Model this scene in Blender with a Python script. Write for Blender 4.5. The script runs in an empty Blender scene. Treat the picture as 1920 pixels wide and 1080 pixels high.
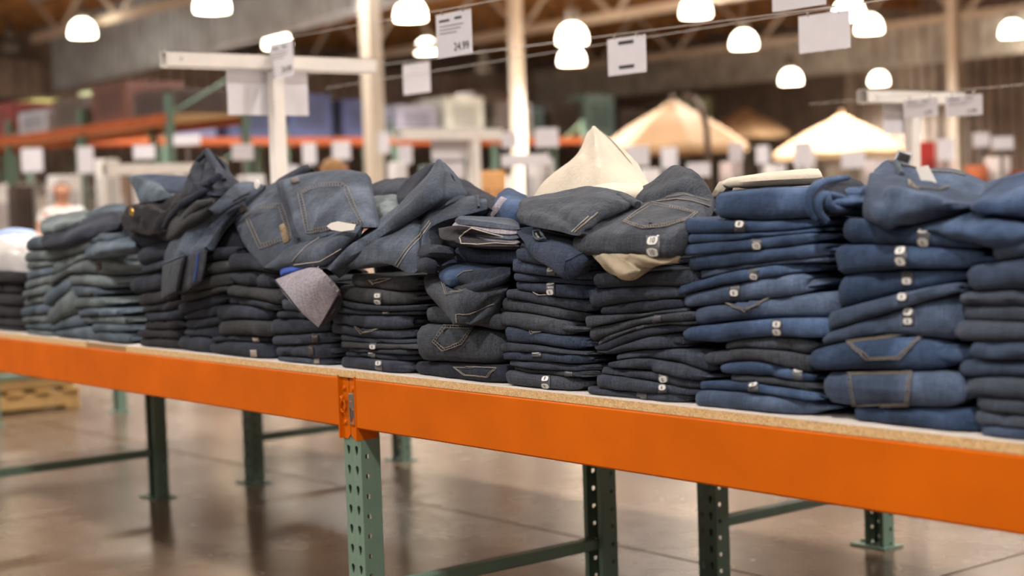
import bpy, math, random
from mathutils import Vector, Matrix, noise as mnoise
from mathutils.bvhtree import BVHTree

SC = bpy.context.scene
COL = SC.collection

# ------------------------------------------------------------------ camera
F_PX = 2983.3
CAM = Vector((3.3749, -2.1706, 1.1874))
YAW, PITCH, ROLL = 0.8931, -0.0518, -0.0334
_cy, _sy, _cp, _sp = math.cos(YAW), math.sin(YAW), math.cos(PITCH), math.sin(PITCH)
FW = Vector((-_sy * _cp, _cy * _cp, _sp))
_r = Vector((_cy, _sy, 0)); _u = _r.cross(FW)
RT = math.cos(ROLL) * _r + math.sin(ROLL) * _u
UP = -math.sin(ROLL) * _r + math.cos(ROLL) * _u
cam_d = bpy.data.cameras.new('camera'); cam = bpy.data.objects.new('camera', cam_d); COL.objects.link(cam)
cam.matrix_world = Matrix(((RT.x, UP.x, -FW.x, CAM.x), (RT.y, UP.y, -FW.y, CAM.y), (RT.z, UP.z, -FW.z, CAM.z), (0, 0, 0, 1)))
cam_d.sensor_width = 36.0; cam_d.lens = F_PX / 1920 * 36
cam_d.clip_start = 0.05; cam_d.clip_end = 300
cam_d.dof.use_dof = True; cam_d.dof.focus_distance = 3.52; cam_d.dof.aperture_fstop = 2.3
SC.camera = cam

# ------------------------------------------------------------------ world, exposure
SC.view_settings.view_transform = 'Standard'; SC.view_settings.look = 'None'
SC.view_settings.gamma = 1.0; SC.view_settings.use_curve_mapping = False
SC.view_settings.exposure = EXPOSURE = 0.5
wd = bpy.data.worlds.new('World'); SC.world = wd; wd.use_nodes = True
wd.node_tree.nodes['Background'].inputs[0].default_value = (1.0, 0.93, 0.86, 1)
wd.node_tree.nodes['Background'].inputs[1].default_value = 0.12
LAMP_POWER = 700.0

# ------------------------------------------------------------------ pixel -> place helpers (1920x1080 frame)
def ray(px, py): return FW + RT * ((px - 960) / F_PX) - UP * ((py - 540) / F_PX)
def aty(px, py, y): d = ray(px, py); return CAM + d * ((y - CAM.y) / d.y)
def atx(px, py, x): d = ray(px, py); return CAM + d * ((x - CAM.x) / d.x)
def atz(px, py, z): d = ray(px, py); return CAM + d * ((z - CAM.z) / d.z)
def atd(px, py, dep): return CAM + ray(px, py) * dep
def pix(P): d = Vector(P) - CAM; z = d.dot(FW); return (960 + F_PX * d.dot(RT) / z, 540 - F_PX * d.dot(UP) / z)

# ------------------------------------------------------------------ materials
def s2l(c): return tuple(((v / 255) / 12.92 if v / 255 <= .04045 else ((v / 255 + .055) / 1.055) ** 2.4) for v in c)
MATS = {}
def base_mat(name):
    m = bpy.data.materials.new(name); m.use_nodes = True
    MATS[name] = m
    return m, m.node_tree.nodes, m.node_tree.links, m.node_tree.nodes['Principled BSDF']
def coords(nd, lk, scale=(1, 1, 1), kind='Object'):
    tc = nd.new('ShaderNodeTexCoord'); mp = nd.new('ShaderNodeMapping'); mp.inputs['Scale'].default_value = scale
    lk.new(tc.outputs[kind], mp.inputs[0]); return mp.outputs[0]
def noise_n(nd, lk, vec, scale, detail=2, rough=.5):
    n = nd.new('ShaderNodeTexNoise'); n.inputs['Scale'].default_value = scale; n.inputs['Detail'].default_value = detail
    n.inputs['Roughness'].default_value = rough; lk.new(vec, n.inputs['Vector']); return n.outputs['Fac']
def ramp(nd, lk, fac, stops):
    r = nd.new('ShaderNodeValToRGB'); e = r.color_ramp.elements
    while len(e) < len(stops): e.new(.5)
    for k, (p, c) in enumerate(stops): e[k].position = p; e[k].color = (*c, 1)
    lk.new(fac, r.inputs[0]); return r.outputs[0]
def mixc(nd, lk, fac, a, b, mode='MIX'):
    m = nd.new('ShaderNodeMix'); m.data_type = 'RGBA'; m.blend_type = mode
    for s, v in ((m.inputs[0], fac), (m.inputs[6], a), (m.inputs[7], b)):
        if isinstance(v, (int, float)): s.default_value = v
        elif isinstance(v, tuple): s.default_value = (*v, 1)
        else: lk.new(v, s)
    return m.outputs[2]
def bump(nd, lk, h, strength, dist, p):
    b = nd.new('ShaderNodeBump'); b.inputs['Strength'].default_value = strength; b.inputs['Distance'].default_value = dist
    lk.new(h, b.inputs['Height']); lk.new(b.outputs[0], p.inputs['Normal'])
def plain(name, rgb, rough=.6, metal=0.0, var=.06, scale=14, spec=.5):
    if name in MATS: return MATS[name]
    m, nd, lk, p = base_mat(name); c = s2l(rgb)
    f = noise_n(nd, lk, coords(nd, lk), scale, 3)
    lo = tuple(v * (1 - var * 2) for v in c); hi = tuple(min(1, v * (1 + var * 2)) for v in c)
    lk.new(ramp(nd, lk, f, [(.3, lo), (.7, hi)]), p.inputs['Base Color'])
    p.inputs['Roughness'].default_value = rough; p.inputs['Metallic'].default_value = metal
    p.inputs['Specular IOR Level'].default_value = spec
    return m
def glow(name, rgb, strength):
    m, nd, lk, p = base_mat(name)
    p.inputs['Base Color'].default_value = (*s2l(rgb), 1)
    p.inputs['Emission Color'].default_value = (*s2l(rgb), 1); p.inputs['Emission Strength'].default_value = strength
    return m
def denim(name, rgb, fade=.35, slub=.35):
    if name in MATS: return MATS[name]
    m, nd, lk, p = base_mat(name); c = s2l(rgb)
    light = tuple(min(1, v * (1 + 1.1 * fade) + .02 * fade) for v in c); dark = tuple(v * (1 - .45 * fade) for v in c)
    v = coords(nd, lk)
    big = noise_n(nd, lk, v, 9, 3, .55)
    col = ramp(nd, lk, big, [(.32, dark), (.5, c), (.72, light)])
    sx = noise_n(nd, lk, coords(nd, lk, (26, 420, 420)), 1, 2)
    sz = noise_n(nd, lk, coords(nd, lk, (430, 45, 32)), 1, 2)
    st = nd.new('ShaderNodeMath'); st.operation = 'ADD'; lk.new(sx, st.inputs[0]); lk.new(sz, st.inputs[1])
    sr = ramp(nd, lk, st.outputs[0], [(.0, (1 - slub,) * 3), (1.0, (1 + slub,) * 3)])
    rr = nd.new('ShaderNodeMapRange'); lk.new(st.outputs[0], rr.inputs[0])
    rr.inputs[1].default_value = .7; rr.inputs[2].default_value = 1.3; rr.inputs[3].default_value = 1 - slub; rr.inputs[4].default_value = 1 + slub
    col = mixc(nd, lk, 1.0, col, rr.outputs[0], 'MULTIPLY')
    gn = noise_n(nd, lk, v, 1000, 1, .6); gr = nd.new('ShaderNodeMapRange'); lk.new(gn, gr.inputs[0])
    gr.inputs[1].default_value = .3; gr.inputs[2].default_value = .7; gr.inputs[3].default_value = 1 - .8 * slub; gr.inputs[4].default_value = 1 + .8 * slub
    col = mixc(nd, lk, 1.0, col, gr.outputs[0], 'MULTIPLY')
    oi = nd.new('ShaderNodeObjectInfo'); r2 = nd.new('ShaderNodeMapRange'); lk.new(oi.outputs['Random'], r2.inputs[0])
    r2.inputs[3].default_value = .82; r2.inputs[4].default_value = 1.18
    col = mixc(nd, lk, 1.0, col, r2.outputs[0], 'MULTIPLY')
    lk.new(col, p.inputs['Base Color'])
    p.inputs['Roughness'].default_value = .92; p.inputs['Specular IOR Level'].default_value = .15
    p.inputs['Sheen Weight'].default_value = .05; p.inputs['Sheen Roughness'].default_value = .5
    wr = noise_n(nd, lk, v, 38, 4, .62)
    fine = noise_n(nd, lk, v, 900, 1)
    ad = nd.new('ShaderNodeMath'); ad.operation = 'MULTIPLY_ADD'; lk.new(fine, ad.inputs[0]); ad.inputs[1].default_value = .25; lk.new(wr, ad.inputs[2])
    bump(nd, lk, ad.outputs[0], .8, .006, p)
    return m

# ------------------------------------------------------------------ mesh helpers
class G:
    def __init__(s): s.v = []; s.f = []
    def add(s, vs, fs):
        b = len(s.v); s.v += [Vector(x) for x in vs]; s.f += [tuple(b + i for i in f) for f in fs]
    def box(s, a, b):
        (x0, y0, z0), (x1, y1, z1) = a, b
        x0, x1 = min(x0, x1), max(x0, x1); y0, y1 = min(y0, y1), max(y0, y1); z0, z1 = min(z0, z1), max(z0, z1)
        s.add([(x0, y0, z0), (x1, y0, z0), (x1, y1, z0), (x0, y1, z0), (x0, y0, z1), (x1, y0, z1), (x1, y1, z1), (x0, y1, z1)],
              [(0, 3, 2, 1), (4, 5, 6, 7), (0, 1, 5, 4), (1, 2, 6, 5), (2, 3, 7, 6), (3, 0, 4, 7)])
    def bbox(s, a, b, r=.003):
        """box with bevelled vertical/horizontal edges (chamfer)"""
        (x0, y0, z0), (x1, y1, z1) = a, b
        x0, x1 = min(x0, x1), max(x0, x1); y0, y1 = min(y0, y1), max(y0, y1); z0, z1 = min(z0, z1), max(z0, z1)
        r = min(r, (x1 - x0) * .45, (y1 - y0) * .45, (z1 - z0) * .45)
        def ring(z, i): return [(x0 + i, y0 + i, z), (x1 - i, y0 + i, z), (x1 - i, y1 - i, z), (x0 + i, y1 - i, z)]
        def ring8(z): return [(x0 + r, y0, z), (x1 - r, y0, z), (x1, y0 + r, z), (x1, y1 - r, z), (x1 - r, y1, z), (x0 + r, y1, z), (x0, y1 - r, z), (x0, y0 + r, z)]
        vs = ring(z0, r) + ring8(z0 + r) + ring8(z1 - r) + ring(z1, r)
        fs = [(3, 2, 1, 0), (20, 21, 22, 23)]
        for k in range(8): fs.append((4 + k, 4 + (k + 1) % 8, 12 + (k + 1) % 8, 12 + k))
        for k in range(4):
            a0, a1 = k, (k + 1) % 4
            fs.append((a0, a1, 4 + (2 * k + 1), 4 + 2 * k)); fs.append((20 + a1, 20 + a0, 12 + 2 * k, 12 + 2 * k + 1))
            fs.append((a1, 4 + (2 * k + 2) % 8, 4 + 2 * k + 1)); fs.append((20 + a1, 12 + 2 * k + 1, 12 + (2 * k + 2) % 8))
        s.add(vs, fs)
    def tube(s, pts, r, n=8, cap=True):
        pts = [Vector(p) for p in pts]
        rs = r if isinstance(r, (list, tuple)) else [r] * len(pts)
        rings = []; up = None
        for i, p in enumerate(pts):
            t = (pts[min(i + 1, len(pts) - 1)] - pts[max(i - 1, 0)]).normalized()
            if up is None: up = Vector((0, 0, 1)) if abs(t.z) < .9 else Vector((1, 0, 0))
            a = t.cross(up)
            if a.length < 1e-6: a = t.orthogonal()
            a.normalize(); b = a.cross(t); up = b
            rings.append([p + (a * math.cos(2 * math.pi * k / n) + b * math.sin(2 * math.pi * k / n)) * rs[i] for k in range(n)])
        vs = [v for rg in rings for v in rg]; fs = []
        for i in range(len(rings) - 1):
            for k in range(n): fs.append((i * n + k, i * n + (k + 1) % n, (i + 1) * n + (k + 1) % n, (i + 1) * n + k))
        if cap: fs.append(tuple(range(n))[::-1]); fs.append(tuple((len(rings) - 1) * n + k for k in range(n)))
        s.add(vs, fs)
    def lathe(s, c, prof, n=20):
        vs = []; fs = []
        for (r, z) in prof:
            for k in range(n): a = 2 * math.pi * k / n; vs.append((c[0] + r * math.cos(a), c[1] + r * math.sin(a), c[2] + z))
        for i in range(len(prof) - 1):
            for k in range(n): fs.append((i * n + k, i * n + (k + 1) % n, (i + 1) * n + (k + 1) % n, (i + 1) * n + k))
        s.add(vs, fs)
    def grid(s, P, flip=False):
        nu, nv = len(P), len(P[0]); fs = []
        for i in range(nu - 1):
            for j in range(nv - 1):
                q = (i * nv + j, i * nv + j + 1, (i + 1) * nv + j + 1, (i + 1) * nv + j); fs.append(q[::-1] if flip else q)
        s.add([p for r in P for p in r], fs)

def obj(name, g, mat, parent=None, smooth=False, label=None):
    me = bpy.data.meshes.new(name)
    if parent is None:
        xs = [v.x for v in g.v]; ys = [v.y for v in g.v]; zs = [v.z for v in g.v]
        o0 = Vector(((min(xs) + max(xs)) / 2, (min(ys) + max(ys)) / 2, min(zs)))
        loc = o0
    else:
        o0 = wloc(parent); loc = Vector((0, 0, 0))
    me.from_pydata([tuple(v - o0) for v in g.v], [], g.f); me.materials.append(mat)
    if smooth: me.shade_smooth(); me.set_sharp_from_angle(angle=math.radians(58))
    me.update()
    o = bpy.data.objects.new(name, me); COL.objects.link(o); o.location = loc; o.parent = parent
    if label: o['label'] = label
    return o
def wloc(o):
    v = Vector((0, 0, 0))
    while o is not None: v += o.location; o = o.parent
    return v
def tag(o, label, cat, group=None, kind=None):
    if label: o['label'] = label
    if cat: o['category'] = cat
    if group: o['group'] = group
    if kind: o['kind'] = kind
    return o
def thing(name, label, cat, loc, group=None):
    o = bpy.data.objects.new(name, None); COL.objects.link(o); o.location = Vector(loc); o.empty_display_size = .05
    return tag(o, label, cat, group)
def struct(name, g, mat, smooth=False, label=None):
    o = obj(name, g, mat, None, smooth, label); o['kind'] = 'structure'; return o
def box_obj(name, a, b, mat, parent=None, r=0, label=None):
    g = G()
    if r: g.bbox(a, b, r)
    else: g.box(a, b)
    return obj(name, g, mat, parent, False, label)
def copy_child(src, parent, delta):
    """copy of a part under another thing; shares mesh data"""
    c = src.copy(); COL.objects.link(c); c.parent = parent; c.location = src.location + Vector(delta); return c
def text(name, body, mat, parent, P, ex, ez, size, label=None, align='CENTER'):
    """flat lettering at world point P; ex = reading direction, ez = up direction"""
    cu = bpy.data.curves.new(name, 'FONT'); cu.body = body; cu.size = size; cu.align_x = align; cu.align_y = 'CENTER'
    tmp = bpy.data.objects.new('tmp', cu); COL.objects.link(tmp); dg = bpy.context.evaluated_depsgraph_get()
    me = bpy.data.meshes.new_from_object(tmp.evaluated_get(dg)); me.name = name; bpy.data.objects.remove(tmp); bpy.data.curves.remove(cu)
    me.materials.clear(); me.materials.append(mat); o = bpy.data.objects.new(name, me); COL.objects.link(o)
    ex = Vector(ex).normalized(); n = ex.cross(Vector(ez)).normalized(); ez = n.cross(ex)
    M = Matrix(((ex.x, ez.x, n.x), (ex.y, ez.y, n.y), (ex.z, ez.z, n.z)))
    o.rotation_euler = M.to_euler(); o.parent = parent; o.location = Vector(P) - (wloc(parent) if parent else Vector())
    if label: o['label'] = label
    return o
def nz(x, y=0.0, z=0.0): return mnoise.noise(Vector((x, y, z)))

# ================================================================== MATERIAL SET
WHITE = plain('white_paint', (232, 228, 224), .45, 0, .02)
CARD = plain('white_card', (214, 212, 220), .35, 0, .02)
ORANGE = plain('orange_enamel', (196, 93, 0), .5, 0, .05, 5, .15)
GREEN = plain('green_enamel', (104, 129, 115), .42, 0, .05, 9)
STEEL = plain('zinc_steel', (150, 146, 140), .35, .8, .05)
BLACK = plain('black_print', (38, 36, 38), .6, 0, .02)
BROWN_PATCH = plain('brown_leather', (58, 46, 42), .6, 0, .08)
CREAM_STEEL = plain('cream_steel', (212, 200, 184), .5, 0, .03)
WIRE = plain('wire', (170, 168, 166), .4, .5, .02)
KHAKI = denim('khaki_twill', (158, 147, 128), .12, .06)
CREAM = denim('cream_twill', (204, 195, 180), .08, .04)
THREAD = plain('grey_thread', (126, 119, 110), .8, 0, .15, 300)
THREAD_W = plain('white_thread', (172, 166, 158), .8, 0, .1, 300)
STICKER = plain('clear_sticker', (206, 206, 206), .4, 0, .03)
STICKER_BG = plain('sticker_film', (74, 76, 82), .4, 0, .05)

m, nd, lk, p = base_mat('particle_board')
v = coords(nd, lk); a = noise_n(nd, lk, v, 420, 2, .7); b = noise_n(nd, lk, v, 90, 2, .6)
c1 = ramp(nd, lk, a, [(.3, s2l((172, 132, 84))), (.5, s2l((214, 178, 128))), (.72, s2l((236, 206, 160)))])
c2 = ramp(nd, lk, b, [(.35, (.8, .78, .74)), (.65, (1, 1, 1))])
lk.new(mixc(nd, lk, 1.0, c1, c2, 'MULTIPLY'), p.inputs['Base Color']); p.inputs['Roughness'].default_value = .8
bump(nd, lk, a, .3, .002, p)
BOARD = m
BOARD_TOP = plain('white_laminate', (226, 218, 212), .4, 0, .03)
BOARD_OLD = plain('aged_particle_board', (150, 112, 66), .8, 0, .15, 300)

m, nd, lk, p = base_mat('polished_concrete')
v = coords(nd, lk)
a = noise_n(nd, lk, v, .55, 5, .6); b = noise_n(nd, lk, v, 5.5, 4, .6)
c1 = ramp(nd, lk, a, [(.3, s2l((94, 80, 68))), (.55, s2l((126, 110, 95))), (.75, s2l((144, 129, 113)))])
c2 = ramp(nd, lk, b, [(.35, (.84, .82, .8)), (.65, (1.0, 1.0, 1.0))])
lk.new(mixc(nd, lk, 1.0, c1, c2, 'MULTIPLY'), p.inputs['Base Color'])
rr = nd.new('ShaderNodeMapRange'); lk.new(b, rr.inputs[0]); rr.inputs[3].default_value = .17; rr.inputs[4].default_value = .32; lk.new(rr.outputs[0], p.inputs['Roughness'])
p.inputs['Specular IOR Level'].default_value = .45
bump(nd, lk, noise_n(nd, lk, v, 2.2, 3, .6), .12, .02, p)
FLOOR = m
JOINT = plain('joint_filler', (70, 56, 46), .8, 0, .1)
DECK = plain('brown_roof_deck', (168, 116, 66), .8, 0, .2, 1.2)
JOIST = plain('timber_joist', (190, 140, 88), .8, 0, .2, 2)
CORR = plain('corrugated_steel', (216, 214, 208), .5, .1, .12, 1.5)
CORR_DK = plain('dark_corrugated_steel', (176, 160, 148), .55, .1, .12, 1.5)
CORR_BL = plain('pale_blue_corrugated_steel', (212, 224, 236), .5, .1, .10, 1.5)
LAMP_GLASS = glow('lit_refractor', (255, 240, 216), 9.0)
LAMP_HOT = glow('lamp_bulb', (255, 246, 228), 40.0)
LAMP_OFF = plain('unlit_refractor', (150, 146, 138), .3, .2, .05)

# ================================================================== FLOOR, CEILING, WALLS
jy = (atz(800, 948, 0).y + atz(1303, 1052, 0).y) / 2
jx = atz(1860, 1054, 0).x
g = G(); g.box((-75, -14, -.12), (14, 62, -.012)); floor = struct('floor', g, JOINT, label='polished brown concrete floor')
xs = [jx + k * 6.1 for k in range(-13, 3)]; ys = [jy + k * 4.6 for k in range(-4, 13)]
for i in range(len(xs) - 1):
    for j in range(len(ys) - 1):
        if xs[i] < -75 or ys[j] > 58: continue
        box_obj('floor_slab', (xs[i] + .006, ys[j] + .006, -.05), (xs[i + 1] - .006, ys[j + 1] - .006, 0), FLOOR, floor)

CEIL = 7.4
g = G(); g.box((-75, -14, CEIL), (14, 62, CEIL + .2)); ceiling = struct('ceiling', g, DECK, label='brown timber roof deck on joists')
for k in range(34):
    box_obj('joist', (-72 + k * 2.4, -14, CEIL - .32), (-72 + k * 2.4 + .12, 62, CEIL), JOIST, ceiling)

def corrugated(name, p0, p1, z0, z1, mat, label, pitch=.42, dep=.14):
    """vertical ribbed sheet from p0 to p1 (plan points)"""
    p0 = Vector((*p0, 0)); p1 = Vector((*p1, 0)); L = (p1 - p0).length; t = (p1 - p0) / L; n = Vector((t.y, -t.x, 0))
    prof = []; k = 0
    while k * pitch < L:
        for a, o in ((0, 0), (.42, 0), (.5, 1), (.92, 1)): prof.append((min(L, (k + a) * pitch), o * dep))
        k += 1
    g = G(); P = [[p0 + t * s + n * o + Vector((0, 0, z)) for s, o in prof] for z in (z0, z1)]; g.grid(P)
    P = [[p0 + n * o + Vector((0, 0, z)), p1 + n * o + Vector((0, 0, z))] for o, z in ((.1, z0), (.1, z0 - .12), (-.06, z0 - .12), (-.06, z0), (.1, z0))]
    g.grid(P)
    return struct(name, g, mat, label=label)
# near bulkhead on the left: runs roughly along the table's direction
q0 = atd(104, 167, 46); zb1 = q0.z; q1 = atz(478, 67, zb1); ql = atz(0, 192, zb1); dv = (q1 - q0).normalized()
corrugated('trim_1', (q0.x, q0.y), (q0.x + dv.x * 42, q0.y + dv.y * 42), zb1, zb1 + 1.75, CORR_BL, 'pale corrugated steel bulkhead hanging below the roof')
dv = (ql - q0).normalized()
corrugated('trim_2', (q0.x + dv.x * 20, q0.y + dv.y * 20), (q0.x, q0.y), zb1, zb1 + 1.9, CORR_DK, 'dark corrugated bulkhead return at the far left')
# end bulkhead (across) and side bulkhead (along)
q2 = atd(1000, 193, 58); X_END = q2.x; Z_END = q2.z
corrugated('trim_3', (X_END, q2.y - 46), (X_END, q2.y), Z_END, Z_END + .95, CORR_DK, 'brown corrugated bulkhead across the far end')
corrugated('trim_4', (X_END, q2.y), (X_END + 64, q2.y), Z_END, Z_END + 1.15, CORR, 'grey corrugated bulkhead along the far side')
corrugated('wall_far', (X_END - 6, q2.y - 60), (X_END - 6, q2.y + 7), 0, CEIL, CORR_DK, 'brown corrugated end wall of the warehouse')
corrugated('wall_side', (X_END - 6, q2.y + 6), (14, q2.y + 6), 0, CEIL, CORR_DK, 'brown corrugated side wall of the warehouse')

def column(px, py, w, wid, label):
    d = F_PX * wid / w; P = atd(px, py, d)
    g = G(); g.box((P.x - wid * .36, P.y - wid * .36, 0), (P.x + wid * .36, P.y + wid * .36, CEIL - .3))
    g.box((P.x - wid * .6, P.y - wid * .6, 0), (P.x + wid * .6, P.y + wid * .6, .05))
    return struct('column', g, CREAM_STEEL, label=label)
column(700, 200, 40, .30, 'cream steel roof column left of the cream garment peak')
column(971, 200, 27, .30, 'slim cream steel column behind the stacks')
column(1790, 150, 25, .30, 'cream steel column beyond the right sign frame')
column(1596, 150, 18, .30, 'thin far steel column between the parasols')

def truss(y, z, x0, x1, label):
    t = thing('roof_truss', label, 'truss', ((x0 + x1) / 2, y, z)); t['kind'] = 'structure'
    box_obj('bottom_chord', (x0, y - .09, z), (x1, y + .09, z + .2), CREAM_STEEL, t)
    box_obj('top_chord', (x0, y - .09, CEIL - .55), (x1, y + .09, CEIL - .35), CREAM_STEEL, t)
    n = int((x1 - x0) / 1.7); s = (x1 - x0) / n
    for k in range(n):
        a = x0 + k * s; b = a + s
        g = G(); g.tube([(a, y, z + .1), (b, y, CEIL - .45)] if k % 2 else [(b, y, z + .1), (a, y, CEIL - .45)], .06, 6)
        obj('web_member', g, CREAM_STEEL, t)
    return t
pa = atd(1000, 62, 40); truss(pa.y, pa.z, pa.x - 16, pa.x + 22, 'cream steel truss above the parasols')
pb = atd(1500, 78, 44); truss(pb.y, pb.z, pb.x - 10, pb.x + 24, 'cream steel truss above the grey side bulkhead')
pc = atd(250, 30, 30); truss(pc.y + 3, CEIL - 1.6, pc.x - 12, pc.x + 22, 'cream steel truss over the left bulkhead')

# ================================================================== HIGH-BAY LAMPS
def lamp_mesh():
    g = G(); g.lathe((0, 0, 0), [(.30, 0), (.31, .06), (.30, .14), (.27, .24), (.21, .33), (.12, .39), (.0, .40)], 24); return g
def ballast_mesh():
    g = G(); g.lathe((0, 0, .39), [(.0, 0), (.13, .0), (.14, .05), (.14, .26), (.10, .34), (.03, .36), (.0, .36)], 16)
    g.tube([(0, 0, .74), (0, 0, .80)], .04, 8); return g
LAMP_PROTO = {}
def lamp(P, label, lit=True, power=None, group='high-bay warehouse lamps'):
    t = thing('high_bay_lamp', label, 'lamp', P, group)
    for nm, fn, mt in (('refractor', lamp_mesh, LAMP_GLASS if lit else LAMP_OFF), ('ballast', ballast_mesh, STEEL)):
        key = (nm, lit)
        if key not in LAMP_PROTO:
            g = fn(); me = bpy.data.meshes.new(nm); me.from_pydata([tuple(q) for q in g.v], [], g.f); me.materials.append(mt); me.shade_smooth(); LAMP_PROTO[key] = me
        o = bpy.data.objects.new(nm, LAMP_PROTO[key]); COL.objects.link(o); o.parent = t
    g = G(); g.tube([(P[0], P[1], P[2] + .78), (P[0], P[1], CEIL + .02)], .015, 6); obj('hanger', g, STEEL, t)
    if lit:
        ld = bpy.data.lights.new('lamp_light', 'SPOT'); ld.energy = power or LAMP_POWER; ld.spot_size = 2.75; ld.spot_blend = .8; ld.color = (1, .95, .88); ld.shadow_soft_size = .28
        lo = bpy.data.objects.new('lamp_light', ld); COL.objects.link(lo); lo.parent = t; lo.location = (0, 0, -.32)
    return t
VIS = [(770, 18, 60, 'brightest bell lamp left of the hanging 24.99 card', 1), (520, 72, 52, 'bell lamp half behind the card on the left sign frame', 1),
       (800, 86, 42, 'bell lamp tucked behind the 24.99 card', 1), (1073, 62, 58, 'upper of two bell lamps one above the other', 1),
       (1072, 104, 50, 'lower of two bell lamps one above the other', 1), (1305, 12, 58, 'bell lamp cut by the top edge above the parasols', 1),
       (1395, 73, 50, 'lone bell lamp left of the blank hanging card', 1), (1592, 16, 58, 'bell lamp touching the corner of the blank hanging card', 1),
       (1630, 44, 50, 'bell lamp just right of the blank hanging card', 1), (155, 52, 50, 'bell lamp in front of the left bulkhead corner', 1),
       (398, 0, 66, 'bell lamp at the top edge above the left bulkhead', 1), (1898, 53, 45, 'bell lamp at the right edge of the picture', 1),
       (1483, 143, 42, 'small far bell lamp above the middle parasol', 1), (1648, 146, 36, 'small dim far bell lamp above the right parasol', 1),
       (1796, 122, 36, 'far bell lamp half behind the right column', 1), (1808, 152, 28, 'smallest far bell lamp beside the right column', 1),
       (908, 125, 40, 'unlit grey bell lamp right of the 24.99 card', 0), (20, 84, 42, 'unlit grey bell lamp at the far left', 0)]
for px, py, w, lb, lit in VIS:
    P = atd(px, py + w * .33, F_PX * .62 / w)
    P.z = min(P.z, CEIL - 1.3)
    lamp(P, lb, bool(lit), LAMP_POWER * (1.35 if w > 44 else .8))
for gx in range(-33, 16, 6):  # lamp rows added out of view to brighten the table and the store
    for gy in (-9.5, -3.2, 3.2, 9.5, 16, 22.5):
        P = Vector((gx, gy, 6.1)); d = (P - CAM).dot(FW)
        if gx < -9 and gy < -3.5: continue
        q = pix(P - Vector((0, 0, .1))) if d > .5 else (0, -999)
        if d > .5 and q[1] > -40 and -120 < q[0] < 2040: continue
        lamp(P, 'bell lamp added out of the picture to light the jeans table and store', True, LAMP_POWER * (1.25 if gx < -8 else 1.0), 'lamps added out of the picture')

# ================================================================== RACKING THE JEANS STAND ON
HB = .7899; BT = .021; BH = .127; PW, PD = .0762, .056
def perforated(g, M, w, h, n, cx, cy, loop, z0):
    """strip of n cells w x h with one hole each; M maps (a, z) to a point"""
    rect = []
    for k in range(16):
        s, f = divmod(k, 4); f /= 4
        rect.append(((f * w, 0), (w, f * h), (w - f * w, h), (0, h - f * h))[s])
    for i in range(n):
        b = z0 + i * h; vs = [M(a, b + c) for a, c in rect]
        for a, c in rect:
            ang = math.atan2((c - cy) / h, (a - cx) / w); q = loop(ang); vs.append(M(cx + q[0], b + cy + q[1]))
        g.add(vs, [(k, (k + 1) % 16, 16 + (k + 1) % 16, 16 + k) for k in range(16)])
def teardrop(ang):
    c, s = math.cos(ang), math.sin(ang)
    if s >= 0: return (.0078 * c, .004 + .0078 * s)
    return (.0078 * c * (1 + .55 * s), .004 + .0185 * s)
def squareh(ang):
    c, s = math.cos(ang), math.sin(ang); k = .0058 / max(abs(c), abs(s)); return (k * c, k * s)
POST_MESH = {}
def post(parent, x, y, face, base=True):
    """upright column: x centre, y of its punched face, face=-1 looks to the front, +1 to the back"""
    if face not in POST_MESH:
        g = G(); d = -face; h = .0508; n = 15
        def front(side):
            def M(a, z):
                X = -PW / 2 + a + (0 if side < 0 else PW / 2); dip = .0022 * max(0, 1 - abs(X) / .008)
                return Vector((X, d * dip, z))
            return M
        perforated(g, front(-1), PW / 2, h, n, PW / 4 + .001, h / 2, teardrop, 0)
        perforated(g, front(1), PW / 2, h, n, PW / 4 - .001, h / 2, teardrop, 0)
        for sx in (-1, 1):
            perforated(g, (lambda sx: lambda a, z: Vector((sx * PW / 2, d * a, z)))(sx), PD, h, n, .017, h * (.2 if sx > 0 or face > 0 else .72), squareh, 0)
            g.add([(sx * PW / 2, d * PD, 0), (sx * (PW / 2 - .016), d * PD, 0), (sx * (PW / 2 - .016), d * PD, h * n), (sx * PW / 2, d * PD, h * n)], [(0, 1, 2, 3)])
        me = bpy.data.meshes.new('post'); me.from_pydata([tuple(q) for q in g.v], [], g.f); me.materials.append(GREEN); POST_MESH[face] = me
        me.update()
    o = bpy.data.objects.new('post', POST_MESH[face]); COL.objects.link(o); o.parent = parent; o.location = Vector((x, y, 0)) - wloc(parent)
    sm = o.modifiers.new('sheet', 'SOLIDIFY'); sm.thickness = .0022; sm.offset = 0
    if base:
        yc = y - face * PD / 2
        box_obj('base_plate', (x - .085, yc - .05, 0), (x + .06, yc + .05, .007), GREEN, parent)
        for bx in (-.07,):
            g = G(); g.lathe((x + bx, yc, .007), [(.009, 0), (.009, .008), (0, .009)], 6); obj('anchor_bolt', g, STEEL, parent)
    return o
YF, YG, YH = .87, 1.275, 2.125
def frame(label, x, y0, y1, zs):
    t = thing('upright_frame', label, 'rack frame', (x, (y0 + y1) / 2, 0), 'green rack uprights under the jeans')
    post(t, x, y0, -1); post(t, x, y1, 1)
    for z in zs:
        g = G(); g.bbox((x - .019, y0 + PD - .004, z - .016), (x + .019, y1 - PD + .004, z + .016), .004); obj('cross_brace', g, GREEN, t)
    return t
zE = atx(1100, 1022, 0).z; zG = atx(1400, 967, 0).z; zA = atx(250, 853, -2.8).z; zB = atx(500, 818, -2.8).z
frame('near green upright frame under the orange beam joint', 0, .012, YF, [zE])
frame('green upright frame behind the near one, under the middle of the table', 0, YG, YH, [zG])
frame('green upright frame at the left whose brace runs out of the picture', -2.8, .012, YF, [zA])
frame('green upright frame with its foot left of the beam joint, in the rear row', -2.8, YG, YH, [zB])
frame('farthest green upright frame beside the wooden pallet', -5.75, YG - .05, YH - .05, [.60, .28])
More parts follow.
